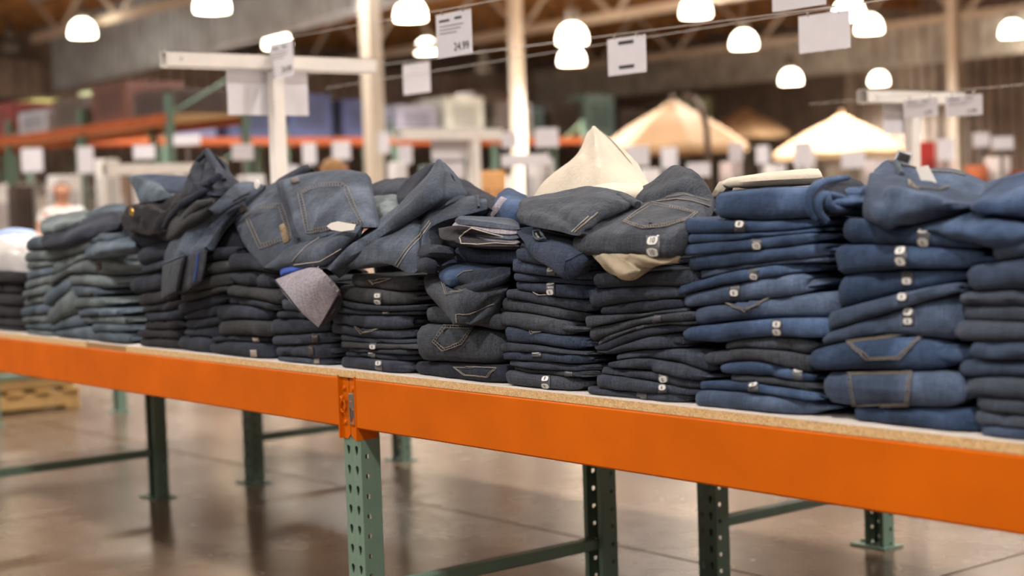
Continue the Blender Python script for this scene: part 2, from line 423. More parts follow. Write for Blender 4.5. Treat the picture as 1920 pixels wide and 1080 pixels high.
frame('green upright frame at the table end outside the picture', 2.8, .012, YF, [zE])

def beam(label, x0, x1, y0, face, detail=False):
    t = thing('shelf_beam', label, 'rack beam', ((x0 + x1) / 2, y0, HB - BT - BH), 'orange shelf beams')
    d = -face; zt = HB - BT; zb = zt - BH
    # box section with the step that carries the boards
    prof = [(0, zb + .004), (.004, zb), (.045, zb), (.045, zt - .045), (.030, zt - .040), (.030, zt - .002), (.026, zt), (.004, zt), (0, zt - .004)]
    g = G(); n = len(prof); vs = []
    for X in (x0, x1): vs += [(X, y0 + d * a, z) for a, z in prof]
    g.add(vs, [(k, (k + 1) % n, n + (k + 1) % n, n + k) for k in range(n)] + [tuple(range(n))[::-1], tuple(range(n, 2 * n))])
    obj('beam_body', g, ORANGE, t)
    for X, sg in ((x0, -1), (x1, 1)):
        xi = X; xo = X + sg * .0365
        g = G(); zz0, zz1 = zb - .030, zt + .004
        ch = .012
        # front flange lying on the post
        ya, yb2 = y0 + d * .008, y0 + d * .0115
        poly = [(xi, zz0 + .002), (xo - sg * ch, zz0), (xo, zz0 + ch), (xo, zz1 - ch), (xo - sg * ch, zz1), (xi, zz1)]
        k = len(poly); vs = [(a, ya, b) for a, b in poly] + [(a, yb2, b) for a, b in poly]
        g.add(vs, [tuple(range(k)), tuple(range(k, 2 * k))[::-1]] + [(i, (i + 1) % k, k + (i + 1) % k, k + i) for i in range(k)])
        # side flange between post and beam
        g.box((xi - .0018, y0 - d * .002, zz0), (xi + .0018, y0 + d * .062, zz1))
        c = obj('end_connector', g, ORANGE, t)
        if detail:
            for rz in (zt - .028, zt - .078, zb + .012):
                g = G(); P = (xi + sg * .018, y0 + d * .008, rz)
                ring = [[Vector((P[0] + r * math.cos(a * math.pi / 5), P[1] - d * o, P[2] + r * math.sin(a * math.pi / 5))) for a in range(11)] for r, o in ((.0068, 0), (.0066, .0025), (.0045, .005), (0, .0055))]
                g.grid(ring); obj('rivet', g, ORANGE, c)
    return t
bl = beam('long orange beam left of the joint above the near upright', -2.762, -.0381, 0, -1, True)
br = beam('long orange beam right of the joint, nearest the camera', .0381, 2.762, 0, -1, True)
beam('orange beam at the back of the near rack, left bay', -2.762, -.0381, YF, 1)
beam('orange beam at the back of the near rack, right bay', .0381, 2.762, YF, 1)
beam('orange beam at the far side of the table, left bay', -2.762, -.0381, YH, 1)
# safety clip on the right connector, hook pin on the left one
zt = HB - BT
clip = thing('safety_clip', 'grey metal locking clip on the orange beam joint', 'clip', (.018, .004, zt - .10))
box_obj('clip_plate', (.003, .0022, zt - .078), (.0265, .0065, zt - .040), STEEL, clip, .001)
box_obj('clip_leg', (.003, .003, zt - .112), (.0075, .0065, zt - .078), STEEL, clip)
box_obj('clip_leg', (.022, .003, zt - .112), (.0265, .0065, zt - .078), STEEL, clip)
box_obj('clip_tongue', (.012, .0035, zt - .100), (.0165, .0065, zt - .078), STEEL, clip)
box_obj('clip_foot', (.003, .003, zt - .118), (.0265, .0065, zt - .112), STEEL, clip)
g = G(); g.lathe((.0148, .0022, zt - .060), [(.004, 0), (.003, .002), (0, .003)], 10); obj('stud', g, ORANGE, clip)
pin = thing('locking_hook', 'orange hooked pin on the left beam connector', 'hook', (-.020, .0, zt - .075))
g = G(); g.tube([Vector((-.020 + .011 * math.sin(a), .0, zt - .074 - .015 * math.cos(a))) for a in [math.radians(q) for q in range(-60, 241, 25)]], .0022, 6); obj('ring', g, ORANGE, pin)
g = G(); g.tube([(-.030, .002, zt - .050), (-.020, -.003, zt - .054), (-.014, .004, zt - .062)], .0034, 6); g.tube([(-.016, .0, zt - .046), (-.019, -.004, zt - .058)], .003, 6); obj('tab', g, ORANGE, pin)

def board(x0, x1, y0, y1, mat, label, dz=0):
    t = thing('shelf_board', label, 'board', ((x0 + x1) / 2, (y0 + y1) / 2, HB - BT), 'particle boards on the racks')
    box_obj('core', (x0, y0, HB - BT), (x1, y1, HB - .0025 - dz), mat, t, .0008)
    box_obj('laminate_top', (x0, y0, HB - .0025 - dz), (x1, y1, HB - dz), BOARD_TOP, t)
SEAM = aty(664, 690, 0).x
board(-4.2, -1.562, .002, .87, BOARD, 'white-topped particle board at the far left of the table edge')
board(-1.559, -1.268, .004, .87, BOARD_OLD, 'short dark particle board piece set in the left table edge', .001)
board(-1.265, SEAM - .001, .002, .87, BOARD, 'white-topped particle board left of the seam at the beam joint')
board(SEAM + .001, 2.8, .002, .87, BOARD, 'long white-topped particle board right of the seam at the beam joint')
board(-4.2, 2.8, .876, 2.125, BOARD, 'white-topped board on the rear half of the table')

# ================================================================== JEANS
D_CHAR = denim('charcoal_denim', (52, 58, 70), .30, .42)
D_GREY = denim('grey_denim', (60, 65, 74), .30, .42)
D_NAVY = denim('navy_denim', (52, 62, 82), .30, .40)
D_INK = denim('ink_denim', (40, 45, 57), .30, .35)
D_BLUE = denim('mid_blue_denim', (52, 70, 99), .85, .22)
D_BLUE2 = denim('slate_blue_denim', (66, 80, 104), .85, .22)
D_STEEL = denim('steel_blue_denim', (67, 75, 89), .6, .30)
D_WORN = denim('worn_grey_blue_denim', (90, 99, 103), .7, .25)
D_WORN2 = denim('worn_slate_denim', (72, 84, 96), .7, .25)
D_BLACKJ = denim('black_denim', (36, 35, 40), .25, .25)
D_DARK = denim('dark_slate_denim', (48, 53, 65), .35, .32)
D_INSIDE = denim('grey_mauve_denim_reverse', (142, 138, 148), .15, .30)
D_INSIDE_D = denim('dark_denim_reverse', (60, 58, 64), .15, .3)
D_OLIVE = denim('olive_grey_denim', (56, 58, 62), .35, .3)

SURF = {}   # object name -> list of (verts, faces) for laying labels and pockets on

def lin3(xs, zs):
    (a, b, c), (p, q, r) = xs, zs
    def f(x):
        if x <= a: return p
        if x >= c: return r
        t = (x - a) / (c - a); k = (b - a) / (c - a)
        # quadratic through the three points
        L0 = (t - k) * (t - 1) / (k * 1); L1 = t * (t - 1) / (k * (k - 1)); L2 = t * (t - k) / (1 - k)
        return p * L0 + q * L1 + r * L2
    return f

def folded(name, label, group, mat, x0, x1, zb, zt, yf=.015, D=.27, seed=0.0, loops=None, parent=None, loose=0.0, yaw=0.0, nosek=1.0):
    """a pair of jeans folded flat: a real sheet wound into a flat roll, fold towards the aisle"""
    rnd = random.Random(int(seed * 977) + 5)
    N = 20
    T = max(.008, sum(zt(x0 + (x1 - x0) * k / 6) - zb(x0 + (x1 - x0) * k / 6) for k in range(7)) / 7)
    K = loops or (2 if T < .045 else 3)
    gstep = T / (2 * K); s = min(.0042, gstep * .33)
    path = []
    for k in range(K):
        top = T - gstep * (k + .5) + (gstep * .5 - s) * (1 if k == 0 else 0); bot = gstep * (k + .5) - (gstep * .5 - s) * (1 if k == 0 else 0)
        rz = (top - bot) / 2; ry = min(rz * 1.05 * nosek, .030); yo = k * (s * 2.2 + .004)
        for y in ((D - .01 * k), D * .72, D * .45, D * .22):
            if y > ry + yo + .004: path.append((y, top, k))
        for a in range(7):
            th = math.pi / 2 + math.pi * a / 6; c = math.cos(th); sn = math.sin(th)
            c = -abs(c) ** .8; sn = math.copysign(abs(sn) ** .8, sn)
            path.append((yo + ry + ry * c, (top + bot) / 2 + rz * sn, k))
        for y in (D * .22, D * .45, D * .72, D - .012 - .01 * k):
            if y > ry + yo + .004: path.append((y, bot, k))
        if k < K - 1:
            nt = T - gstep * (k + 1.5); m = (bot + nt) / 2; r = (nt - bot) / 2
            for a in (1, 2, 3): th = -math.pi / 2 + math.pi * a / 4; path.append((D - .012 - .01 * k + min(.02, r) * math.cos(th), m + r * math.sin(th), k + .5))
    n = len(path); nor = []
    for i in range(n):
        a = path[max(i - 1, 0)]; b = path[min(i + 1, n - 1)]; dy, dz = b[0] - a[0], b[1] - a[1]; l = math.hypot(dy, dz) or 1; nor.append((-dz / l, dy / l))
    us = [0, .012, .04, .10] + [.10 + .80 * k / (N - 7) for k in range(1, N - 7)] + [.90, .96, .988, 1]
    g = G(); V = []
    ph = seed * 3.7; endr = rnd.uniform(.006, .022); dents = [(rnd.uniform(.12, .9), rnd.uniform(-.05, .05), rnd.uniform(.008, .02), rnd.uniform(-.004, .008)) for _ in range(rnd.randrange(1, 4))]
    for u in us:
        row = []
        for side in (1, -1):
            for i, (y, z, k) in enumerate(path):
                e0 = .004 * nz(i * .35, ph, 1.3) + .006 * k - .012; e1 = .010 * nz(i * .5, ph, 7.7) + .026 * nz(y * 11, ph, k * 2.1) - .024 * k - .006
                x = (x0 + e0) + (x1 - x0 - e0 - e1) * u
                pk = (.0038 * nz(x * 8 + ph, y * 25, z * 60 + ph) + .0028 * nz(x * 26, y * 40 + ph, z * 110)) if k == 0 else 0.0
                yy = y + nor[i][0] * (s * side + pk); zz = z + nor[i][1] * (s * side + pk * .6)
                nose = math.exp(-max(y, 0) / .05)
                ed = abs(2 * u - 1)
                dyf = .007 * nz(x * 5, ph, .3) + .004 * nz(x * 17, ph, zz * 30) + yaw * (x - (x0 + x1) / 2) + .012 * ed ** 7 + .030 * max(0, .10 - u) / .10 * max(0, .10 - u) / .10 + (endr + .022 * min(k, 1)) * (max(0, u - .80) / .20) ** 1.6
                for ud, sl, wd, dp in dents: dyf += dp * math.exp(-((x - x0 - (x1 - x0) * ud - (zz / T - .5) * sl) / wd) ** 2)
                Y = yf + yy + dyf * (.35 + .65 * nose) + .0
                b = zb(x); t = zt(x); fz = min(1.0, max(0.0, zz / T))
                # corners close down a little where the fold ends
                pinch = 1 - .12 * ed ** 9 - .50 * (max(0, .11 - u) / .11) ** 2 - .22 * (max(0, u - .93) / .07) ** 2
                if k > 0: pinch -= .45 * (max(0, u - .88) / .12) ** 2
                fz = .5 + (fz - .5) * pinch if t - b > .014 else fz
                Z = b + (t - b) * fz + .0012 * nz(x * 22, Y * 22, ph) * math.sin(math.pi * fz) + .004 * nz(i * .4, y * 18, ph + 3) * ed ** 6 * math.sin(math.pi * fz)
                row.append(Vector((x, Y, Z)))
        V.append(row)
    m2 = 2 * n
    for row in V: g.v += row
    R = len(us)
    for r in range(R - 1):
        for i in range(n - 1):
            a = r * m2 + i; g.f.append((a, a + 1, a + m2 + 1, a + m2))
            a = r * m2 + n + i; g.f.append((a + 1, a, a + m2, a + m2 + 1))
        for i in (0, n - 1):
            a = r * m2 + i; b = r * m2 + n + i
            g.f.append((a, a + m2, b + m2, b) if i == 0 else (b, b + m2, a + m2, a))
    for r, fl in ((0, 0), (R - 1, 1)):
        for i in range(n - 1):
            q = (r * m2 + i, r * m2 + i + 1, r * m2 + n + i + 1, r * m2 + n + i); g.f.append(q if fl else q[::-1])
    o = obj(name, g, mat, parent, True)
    if parent is None: tag(o, label, 'jeans', group)
    elif label: o['label'] = label
    SURF[o.name] = (g.v, g.f)
    return o

# ---- cloth patch: smooth surface through control points given as (pixel x, pixel y, distance back from the table edge)
def cr(p0, p1, p2, p3, t):
    return .5 * ((2 * p1) + (p2 - p0) * t + (2 * p0 - 5 * p1 + 4 * p2 - p3) * t * t + (3 * p1 - p0 - 3 * p2 + p3) * t ** 3)
def spline(P, n):
    m = len(P); E = [2 * P[0] - P[1]] + P + [2 * P[-1] - P[-2]]; out = []
    for k in range(n):
        t = k / (n - 1) * (m - 1); i = min(int(t), m - 2); out.append(cr(E[i], E[i + 1], E[i + 2], E[i + 3], t - i))
    return out
def cloth(name, label, mat, rows, thick=.05, nu=22, nv=26, wr=.006, seed=1.0, parent=None, group=None, cat='jeans', folds=(), freq=9.0, rim=.006, scaleY=1.0):
    C = [[aty(px, py, Y * scaleY) for px, py, Y in r] for r in rows]
    A = [spline(r, nv) for r in C]
    P = [spline([A[i][j] for i in range(len(A))], nu) for j in range(nv)]       # P[j][i]
    P = [[P[j][i] for j in range(nv)] for i in range(nu)]                       # rows top -> bottom
    def nrm(i, j):
        a = P[min(i + 1, nu - 1)][j] - P[max(i - 1, 0)][j]; b = P[i][min(j + 1, nv - 1)] - P[i][max(j - 1, 0)]
        n = b.cross(a)
        if n.length < 1e-9: return Vector((0, -1, 0))
        n.normalize()
        return n if n.dot(CAM - P[i][j]) > 0 else -n
    Fq, Bq = [], []
    for i in range(nu):
        fr, br_ = [], []
        for j in range(nv):
            p = P[i][j]; n = nrm(i, j); u, v = i / (nu - 1), j / (nv - 1)
            e = min(u, 1 - u, v, 1 - v) * 2; soft = min(1, e * 5) ** .5
            q = p + Vector((seed * 13.1, seed * 7.7, 0))
            d = wr * (nz(q.x * freq, q.y * freq, q.z * freq * 1.6) + .5 * nz(q.x * freq * 2.3, q.z * freq * 2.3, 5.1 + seed)) * soft
            for (u0, v0, u1, v1, w, h) in folds:
                du, dv = u1 - u0, v1 - v0; L2 = du * du + dv * dv; t = max(0, min(1, ((u - u0) * du + (v - v0) * dv) / L2)); dist = math.hypot(u - u0 - t * du, v - v0 - t * dv)
                d += h * math.exp(-(dist / w) ** 2) * min(1, e * 8)
            fr.append(p + n * (d + rim * soft))
            br_.append(p - n * (rim * soft) + (Vector((0, 1, -.25)) * thick * (min(1, e * 2.2) ** .6)))
        Fq.append(fr); Bq.append(br_)
    g = G(); g.grid(Fq); b0 = len(g.v); g.grid(Bq, True)
    def rim_f(idx):
        for a, b in zip(idx, idx[1:]): g.f.append((a, b, b0 + b, b0 + a))
    rim_f([j for j in range(nv)][::-1]); rim_f([(nu - 1) * nv + j for j in range(nv)])
    rim_f([i * nv for i in range(nu)]); rim_f([i * nv + nv - 1 for i in range(nu)][::-1])
    o = obj(name, g, mat, parent, True)
    if parent is None: tag(o, label, cat, group)
    elif label: o['label'] = label
    SURF[o.name] = ([v.copy() for v in g.v[:b0]], [f for f in g.f if max(f) < b0])
    return o

# ---- things laid on cloth: cast from the photograph's view onto the surface, then lifted off it
def caster(o):
    v, f = SURF[o.name]; return BVHTree.FromPolygons([tuple(q) for q in v], f)
def hit(bv, px, py, lift):
    d = ray(px, py).normalized(); loc, n, i, t = bv.ray_cast(CAM, d)
    if loc is None: return None
    if n.dot(d) > 0: n = -n
    return loc + n * lift
def keep_largest(g):
    """drop the scraps that fell on other folds"""
    if not g.f: return
    par = list(range(len(g.v)))
    def fd(a):
        while par[a] != a: par[a] = par[par[a]]; a = par[a]
        return a
    for f in g.f:
        for b in f[1:]: par[fd(b)] = fd(f[0])
    cnt = {}
    for f in g.f: cnt[fd(f[0])] = cnt.get(fd(f[0]), 0) + 1
    best = max(cnt, key=cnt.get); g.f = [f for f in g.f if fd(f[0]) == best]
    used = sorted({i for f in g.f for i in f}); mp = {a: k for k, a in enumerate(used)}
    g.v = [g.v[a] for a in used]; g.f = [tuple(mp[i] for i in f) for f in g.f]
def decal(name, o, quad, mat, lift=.0015, n=(6, 6), thick=.0, parent=None, label=None):
    bv = caster(o); nu, nv = n; g = G(); idx = {}
    (ax, ay), (bx, by), (cx, cy), (dx, dy) = quad      # tl, tr, br, bl
    for i in range(nu + 1):
        for j in range(nv + 1):
            u, v = i / nu, j / nv
            x = (ax * (1 - v) + bx * v) * (1 - u) + (dx * (1 - v) + cx * v) * u; y = (ay * (1 - v) + by * v) * (1 - u) + (dy * (1 - v) + cy * v) * u
            h = hit(bv, x, y, lift)
            if h is not None: idx[i, j] = len(g.v); g.v.append(h)
    for i in range(nu):
        for j in range(nv):
            q = [idx.get(k) for k in ((i, j), (i + 1, j), (i + 1, j + 1), (i, j + 1))]
            if None not in q and max((g.v[a] - g.v[b]).length for a in q for b in q) < .08: g.f.append(tuple(q))
    keep_largest(g)
    if not g.f: return None
    r = obj(name, g, mat, parent or o, True, label)
    sm = r.modifiers.new('sheet', 'SOLIDIFY'); sm.thickness = .0009; sm.offset = 1
    return r
def polydecal(name, o, pts, mat, lift=.0018, parent=None, label=None, step=3.0):
    """filled outline (pixels) laid on the cloth"""
    bv = caster(o); xs = [p[0] for p in pts]; ys = [p[1] for p in pts]
    def inside(x, y):
        c = False; k = len(pts) - 1
        for i in range(len(pts)):
            if (pts[i][1] > y) != (pts[k][1] > y) and x < (pts[k][0] - pts[i][0]) * (y - pts[i][1]) / (pts[k][1] - pts[i][1]) + pts[i][0]: c = not c
            k = i
        return c
    g = G(); idx = {}; nx = int((max(xs) - min(xs)) / step) + 2; ny = int((max(ys) - min(ys)) / step) + 2
    for i in range(nx):
        for j in range(ny):
            x, y = min(xs) + i * step, min(ys) + j * step
            if inside(x, y):
                h = hit(bv, x, y, lift)
                if h is not None: idx[i, j] = len(g.v); g.v.append(h)
    for i in range(nx):
        for j in range(ny):
            q = [idx.get(k) for k in ((i, j), (i, j + 1), (i + 1, j + 1), (i + 1, j))]
            q = [a for a in q if a is not None]
            if len(q) >= 3 and max((g.v[a] - g.v[b]).length for a in q for b in q) < .014: g.f.append(tuple(q))
    keep_largest(g)
    if not g.f: return None
    return obj(name, g, mat, parent or o, True, label)
def stitch(name, o, pts, mat=None, r=.0013, lift=.002, parent=None, step=5, n=5, dash=False, closed=False):
    bv = caster(o); g = G(); runs = []
    if closed: pts = list(pts) + [pts[0]]
    run = []
    def flush():
        if len(run) >= 2: runs.append(list(run))
        run.clear()
    c = 0
    for (ax, ay), (bx, by) in zip(pts, pts[1:]):
        m = max(1, int(math.hypot(bx - ax, by - ay) / step))
        for k in range(m + 1):
            h = hit(bv, ax + (bx - ax) * k / m, ay + (by - ay) * k / m, lift)
            if h is None or (run and (h - run[-1]).length > .05): flush()
            if h is not None and (not run or (h - run[-1]).length > 1e-5): run.append(h)
            c += 1
            if dash and c % 3 == 0: flush()
    flush()
    if not runs: return None
    g.tube(max(runs, key=len), r * (.9 if mat in (None, THREAD, THREAD_W) else 1), n)
    return obj(name, g, mat or THREAD, parent or o, True)
def pocket(o, pts, mat, thread=None, inner=3.0, parent=None, ladder=False):
    """sewn-on back pocket: raised cloth with two rows of stitching"""
    pk = polydecal('back_pocket', o, pts, mat, .0028, parent, None)
    if pk is None: return None
    SURF[pk.name] = SURF[o.name]
    cx = sum(p[0] for p in pts) / len(pts); cy = sum(p[1] for p in pts) / len(pts)
    for k in (0, inner):
        q = [(x + (cx - x) * k / max(1, math.hypot(cx - x, cy - y)), y + (cy - y) * k / max(1, math.hypot(cx - x, cy - y))) for x, y in pts]
        stitch('stitching', o, q, thread, .0010 if k == 0 else .0008, .0042, pk, 4, 4, closed=True)
    if ladder:
        q = [(x + (cx - x) * inner * .5 / max(1, math.hypot(cx - x, cy - y)), y + (cy - y) * inner * .5 / max(1, math.hypot(cx - x, cy - y))) for x, y in pts]
        pucker(o, q, inner * .36, 4.6, THREAD, pk, r=.00065)
    return pk
def pucker(o, pts, half=3.0, step=5.0, mat=None, parent=None, closed=True, r=.0009, lift=.0042):
    """ladder of short cross stitches along a seam"""
    bv = caster(o); g = G()
    if closed: pts = list(pts) + [pts[0]]
    for (ax, ay), (bx, by) in zip(pts, pts[1:]):
        L = math.hypot(bx - ax, by - ay); m = int(L / step)
        if L < 1: continue
        nx, ny = -(by - ay) / L, (bx - ax) / L
        for k in range(m):
            x = ax + (bx - ax) * (k + .5) / m; y = ay + (by - ay) * (k + .5) / m
            h = [hit(bv, x + nx * half * q, y + ny * half * q, lift) for q in (-1, 0, 1)]
            if None in h or (h[0] - h[2]).length > .03: continue
            g.tube(h, r, 4)
    if not g.f: return None
    q = obj('cross_stitches', g, mat or THREAD, parent or o, True); q['kind'] = 'stuff'; return q
def size_sticker(o, px, py, w=14, digits='6', tilt=0, both=True):
    """clear strip with the size printed twice"""
    h = w * .95
    st = decal('size_sticker', o, [(px - w * .62, py - h), (px + w * .62, py - h + tilt), (px + w * .62, py + h + tilt), (px - w * .62, py + h)], STICKER_BG, .0012, (8, 5))
    if st is None: return
    bv = caster(o)
    for dy in ((-h * .5, h * .5) if both else (0,)):
        q = [hit(bv, px + ox, py + dy + oy, .0022) for ox, oy in ((-w * .4, 0), (w * .4, 0), (0, h * .34), (0, -h * .34), (0, 0))]
        if None in q: continue
        ex, ez = q[1] - q[0], q[3] - q[2]
        if ex.length > .06 or ez.length > .06 or ez.length < 1e-4: continue
        # rounded light pill, a small flat disc with the number on it
        c = q[4] * .6 + (q[0] + q[1] + q[2] + q[3]) * .1; e1 = ex.normalized(); n = e1.cross(ez).normalized(); e2 = n.cross(e1)
        if n.dot(CAM - c) < 0: n = -n
        c += n * .0016; k = (c - CAM).length / F_PX; a_, b_ = max(ex.length / 2 * 1.15, .004), min(max(ez.length / 2 * 1.1, .003), h * .42 * k)
        rim = [c + e1 * a_ * math.copysign(abs(math.cos(t)) ** .6, math.cos(t)) + e2 * b_ * math.copysign(abs(math.sin(t)) ** .7, math.sin(t)) for t in [2 * math.pi * j / 16 for j in range(16)]]
        g = G(); g.add(rim + [v - n * .0014 for v in rim], [tuple(range(16)), tuple(range(16, 32))[::-1]] + [(j, 16 + j, 16 + (j + 1) % 16, (j + 1) % 16) for j in range(16)])
        obj('size_pill', g, STICKER, st)
        text('size_number', digits, BLACK, st, c + n * .0007, e1, e2, b_ * 1.75)

ORD = ['first', 'second', 'third', 'fourth', 'fifth', 'sixth', 'seventh', 'eighth', 'ninth', 'tenth', 'eleventh', 'twelfth', 'thirteenth', 'fourteenth', 'fifteenth', 'sixteenth', 'seventeenth']
JEAN = {}
def stack(key, phrase, rows, mats, desc, yf=.015, D=.27, jit=.007):
    zfun = lambda x: HB + .0006
    rnd = random.Random(key)
    for k, row in enumerate(rows):
        xl, xr, yl, ym, yr = row[:5]; opt = row[5] if len(row) > 5 else {}
        y0 = yf + opt.get('dy', rnd.uniform(-jit, jit))
        a, b, c = aty(xl, yl, y0), aty((xl + xr) / 2, ym, y0), aty(xr, yr, y0)
        top = lin3((a.x, b.x, c.x), (a.z, b.z, c.z)); bot = zfun
        zt = (lambda top, bot: lambda x: max(top(x), bot(x) + .007))(top, bot)
        zb2 = (lambda bot: lambda x: bot(x) + .0006)(bot)
        mi = opt.get('m', rnd.randrange(len(mats))); mt = mats[mi]; dc = opt.get('d', desc[mi])
        w = 'bottom' if k == 0 else ('top' if k == len(rows) - 1 else None)
        lb = f'{dc} folded jeans, {"at the " + w if w else ORD[k] + " from the bottom"} of the {phrase}'
        o = folded('folded_jeans', lb, 'folded jeans in the stacks', mt, a.x, c.x, zb2, zt, y0, D + rnd.uniform(-.015, .02), key * 3.1 + k * .73, opt.get('loops'), yaw=opt.get('yaw', rnd.uniform(-.04, .04)))
        JEAN[key, k + 1] = o; zfun = zt
    return zfun

# stacks counted from the right edge of the photograph; rows run from the board upwards: left px, right px, top edge y at left / middle / right
stack(1, 'rightmost stack', [(1825, 2085, 798, 808, 822), (1818, 2085, 768, 785, 800), (1822, 2080, 742, 757, 772), (1806, 2080, 712, 712, 730), (1784, 2075, 676, 678, 690), (1808, 2075, 641, 640, 645),
     (1781, 2080, 601, 606, 612), (1792, 2080, 572, 576, 580), (1794, 2075, 548, 542, 540), (1808, 2080, 500, 484, 488), (1854, 2090, 448, 436, 440)],
     [D_BLUE2, D_STEEL], ['slate-blue', 'greyish blue'])
stack(2, 'second stack from the right', [(1590, 1823, 762, 764, 768, {'m': 0}), (1533, 1788, 697, 697, 699, {'m': 1, 'dy': -.005}), (1507, 1758, 660, 634, 640, {'m': 0, 'loops': 4}), (1533, 1786, 628, 587, 549, {'m': 1}), (1539, 1783, 588, 556, 530, {'m': 1}),
     (1562, 1805, 519, 506, 506, {'m': 0}), (1552, 1809, 460, 460, 470, {'m': 0}), (1572, 1821, 407, 424, 446, {'m': 0})],
     [D_BLUE, D_BLUE2], ['mid-blue', 'slate-blue'])
stack(3, 'third stack from the right', [(1294, 1512, 733, 737, 753, {'m': 1}), (1297, 1520, 716, 719, 736, {'m': 0}), (1360, 1530, 702, 708, 722, {'m': 2}), (1342, 1507, 686, 679, 704, {'m': 0}), (1308, 1507, 664, 654, 667, {'m': 2}), (1353, 1512, 643, 632, 634, {'m': 2}),
     (1268, 1533, 617, 601, 597, {'m': 0}), (1288, 1542, 577, 563, 547, {'m': 1}), (1268, 1500, 555, 530, 512, {'m': 1}), (1260, 1502, 540, 508, 493, {'m': 0}), (1297, 1550, 508, 494, 481, {'m': 1}),
     (1277, 1528, 482, 470, 457, {'m': 0}), (1273, 1512, 458, 450, 436, {'m': 0}), (1284, 1502, 439, 438, 432, {'m': 0}), (1279, 1505, 406, 414, 410, {'m': 0}), (1331, 1528, 362, 352, 354, {'m': 0, 'loops': 3, 'dy': .0})],
     [D_BLUE, D_BLUE2, D_GREY], ['mid-blue', 'slate-blue', 'grey'])
stack(4, 'fourth stack from the right', [(1092, 1272, 727, 734, 742), (1110, 1298, 701, 715, 733), (1117, 1310, 689, 697, 716), (1129, 1308, 683, 674, 700), (1146, 1317, 666, 655, 660), (1106, 1282, 674, 637, 622), (1104, 1290, 658, 618, 611),
     (1106, 1292, 641, 613, 603), (1091, 1290, 618, 597, 583), (1091, 1272, 592, 589, 580), (1116, 1273, 577, 566, 561), (1098, 1273, 543, 538, 537), (1106, 1291, 512, 511, 504)],
     [D_CHAR, D_INK, D_GREY], ['charcoal', 'dark navy', 'grey'])
stack(5, 'fifth stack from the right', [(945, 1082, 693, 702, 708), (954, 1100, 685, 694, 696), (948, 1100, 675, 679, 685), (934, 1094, 662, 661, 669), (934, 1088, 642, 649, 663), (940, 1076, 611, 623, 634), (927, 1063, 585, 591, 605, {'m': 2}),
     (929, 1088, 556, 571, 586, {'m': 2}), (941, 1102, 541, 553, 562), (952, 1106, 527, 532, 538, {'m': 1}), (959, 1106, 509, 519, 527, {'m': 1}), (952, 1101, 483, 500, 509, {'m': 1}), (963, 1088, 466, 474, 494)],
     [D_CHAR, D_NAVY, D_GREY], ['charcoal', 'navy', 'grey'])
stack(6, 'sixth stack from the right', [(765, 944, 678, 681, 687, {'m': 1}), (776, 920, 608, 612, 622, {'m': 0, 'loops': 3, 'dy': -.01}), (790, 936, 575, 582, 592, {'m': 0}), (806, 946, 540, 545, 552, {'m': 0, 'dy': .12}), (826, 952, 489, 488, 490, {'m': 1, 'dy': .17}), (847, 974, 462, 466, 470, {'m': 2, 'dy': .04})],
     [D_GREY, D_INK, D_NAVY], ['grey', 'dark navy', 'navy'])
stack(7, 'seventh stack from the right', [(631, 755, 669, 673, 679), (637, 768, 659, 662, 666), (640, 771, 652, 655, 655), (629, 774, 640, 645, 646), (630, 776, 627, 635, 637), (608, 756, 602, 615, 618), (612, 754, 584, 591, 591), (622, 774, 571, 583, 583),
     (622, 778, 561, 573, 572), (624, 768, 534, 542, 551, {'m': 1}), (652, 762, 513, 520, 515, {'m': 1})],
     [D_DARK, D_OLIVE], ['dark slate', 'faded dark grey'])
stack(8, 'stack left of the beam joint', [(514, 606, 669, 671, 674), (512, 606, 648, 647, 645), (506, 606, 630, 628, 624), (501, 604, 599, 598, 600), (517, 606, 584, 584, 586), (524, 606, 560, 560, 562), (526, 606, 542, 542, 544), (528, 606, 522, 522, 524)],
     [D_DARK, D_STEEL], ['dark slate', 'greyish blue'], jit=.004)
stack(9, 'stack under the two pockets', [(384, 494, 643, 641, 645), (395, 490, 632, 629, 632), (406, 504, 604, 601, 606), (400, 496, 573, 572, 582), (421, 514, 556, 560, 571), (421, 524, 534, 540, 544), (425, 516, 511, 507, 515), (423, 512, 476, 481, 503)],
     [D_DARK, D_INK, D_OLIVE], ['dark slate', 'dark navy', 'faded dark grey'], yf=.012)
stack(10, 'stack under the hanging cuffed leg', [(329, 396, 631, 631, 634), (344, 408, 616, 615, 609), (346, 408, 601, 598, 593), (342, 410, 590, 581, 570), (332, 412, 571, 560, 547), (334, 416, 553, 545, 535), (338, 418, 528, 520, 512), (342, 420, 500, 494, 488), (346, 424, 470, 466, 462)],
     [D_OLIVE, D_INK], ['olive-grey', 'dark navy'])
stack(11, 'dark stack beside the hanging leg', [(258, 331, 634, 635, 637), (254, 332, 618, 620, 617), (264, 334, 604, 602, 602), (271, 330, 587, 586, 580), (270, 328, 576, 570, 562), (258, 318, 553, 547, 540), (240, 306, 521, 513, 506), (262, 312, 500, 492, 485), (255, 326, 465, 456, 448)],
     [D_INK, D_OLIVE, D_BLACKJ], ['dark navy', 'olive-grey', 'black'])
stack(12, 'faded stack with fanned rolled ends', [(168, 232, 625, 623, 627, {'m': 1}), (170, 228, 608, 608, 612), (150, 222, 596, 594, 596), (141, 205, 579, 577, 580), (136, 196, 560, 558, 560), (126, 180, 537, 537, 541), (127, 194, 515, 515, 518), (133, 198, 494, 486, 479, {'loops': 3})],
     [D_WORN, D_WORN2], ['worn grey-blue', 'worn slate'])
stack(13, 'slanting stack second from the left', [(100, 168, 622, 616, 612), (92, 160, 612, 596, 584), (84, 140, 578, 556, 528), (82, 132, 549, 528, 512), (88, 154, 522, 504, 486), (93, 160, 489, 481, 472), (90, 164, 465, 458, 450)],
     [D_WORN2, D_WORN], ['worn slate', 'worn grey-blue'])
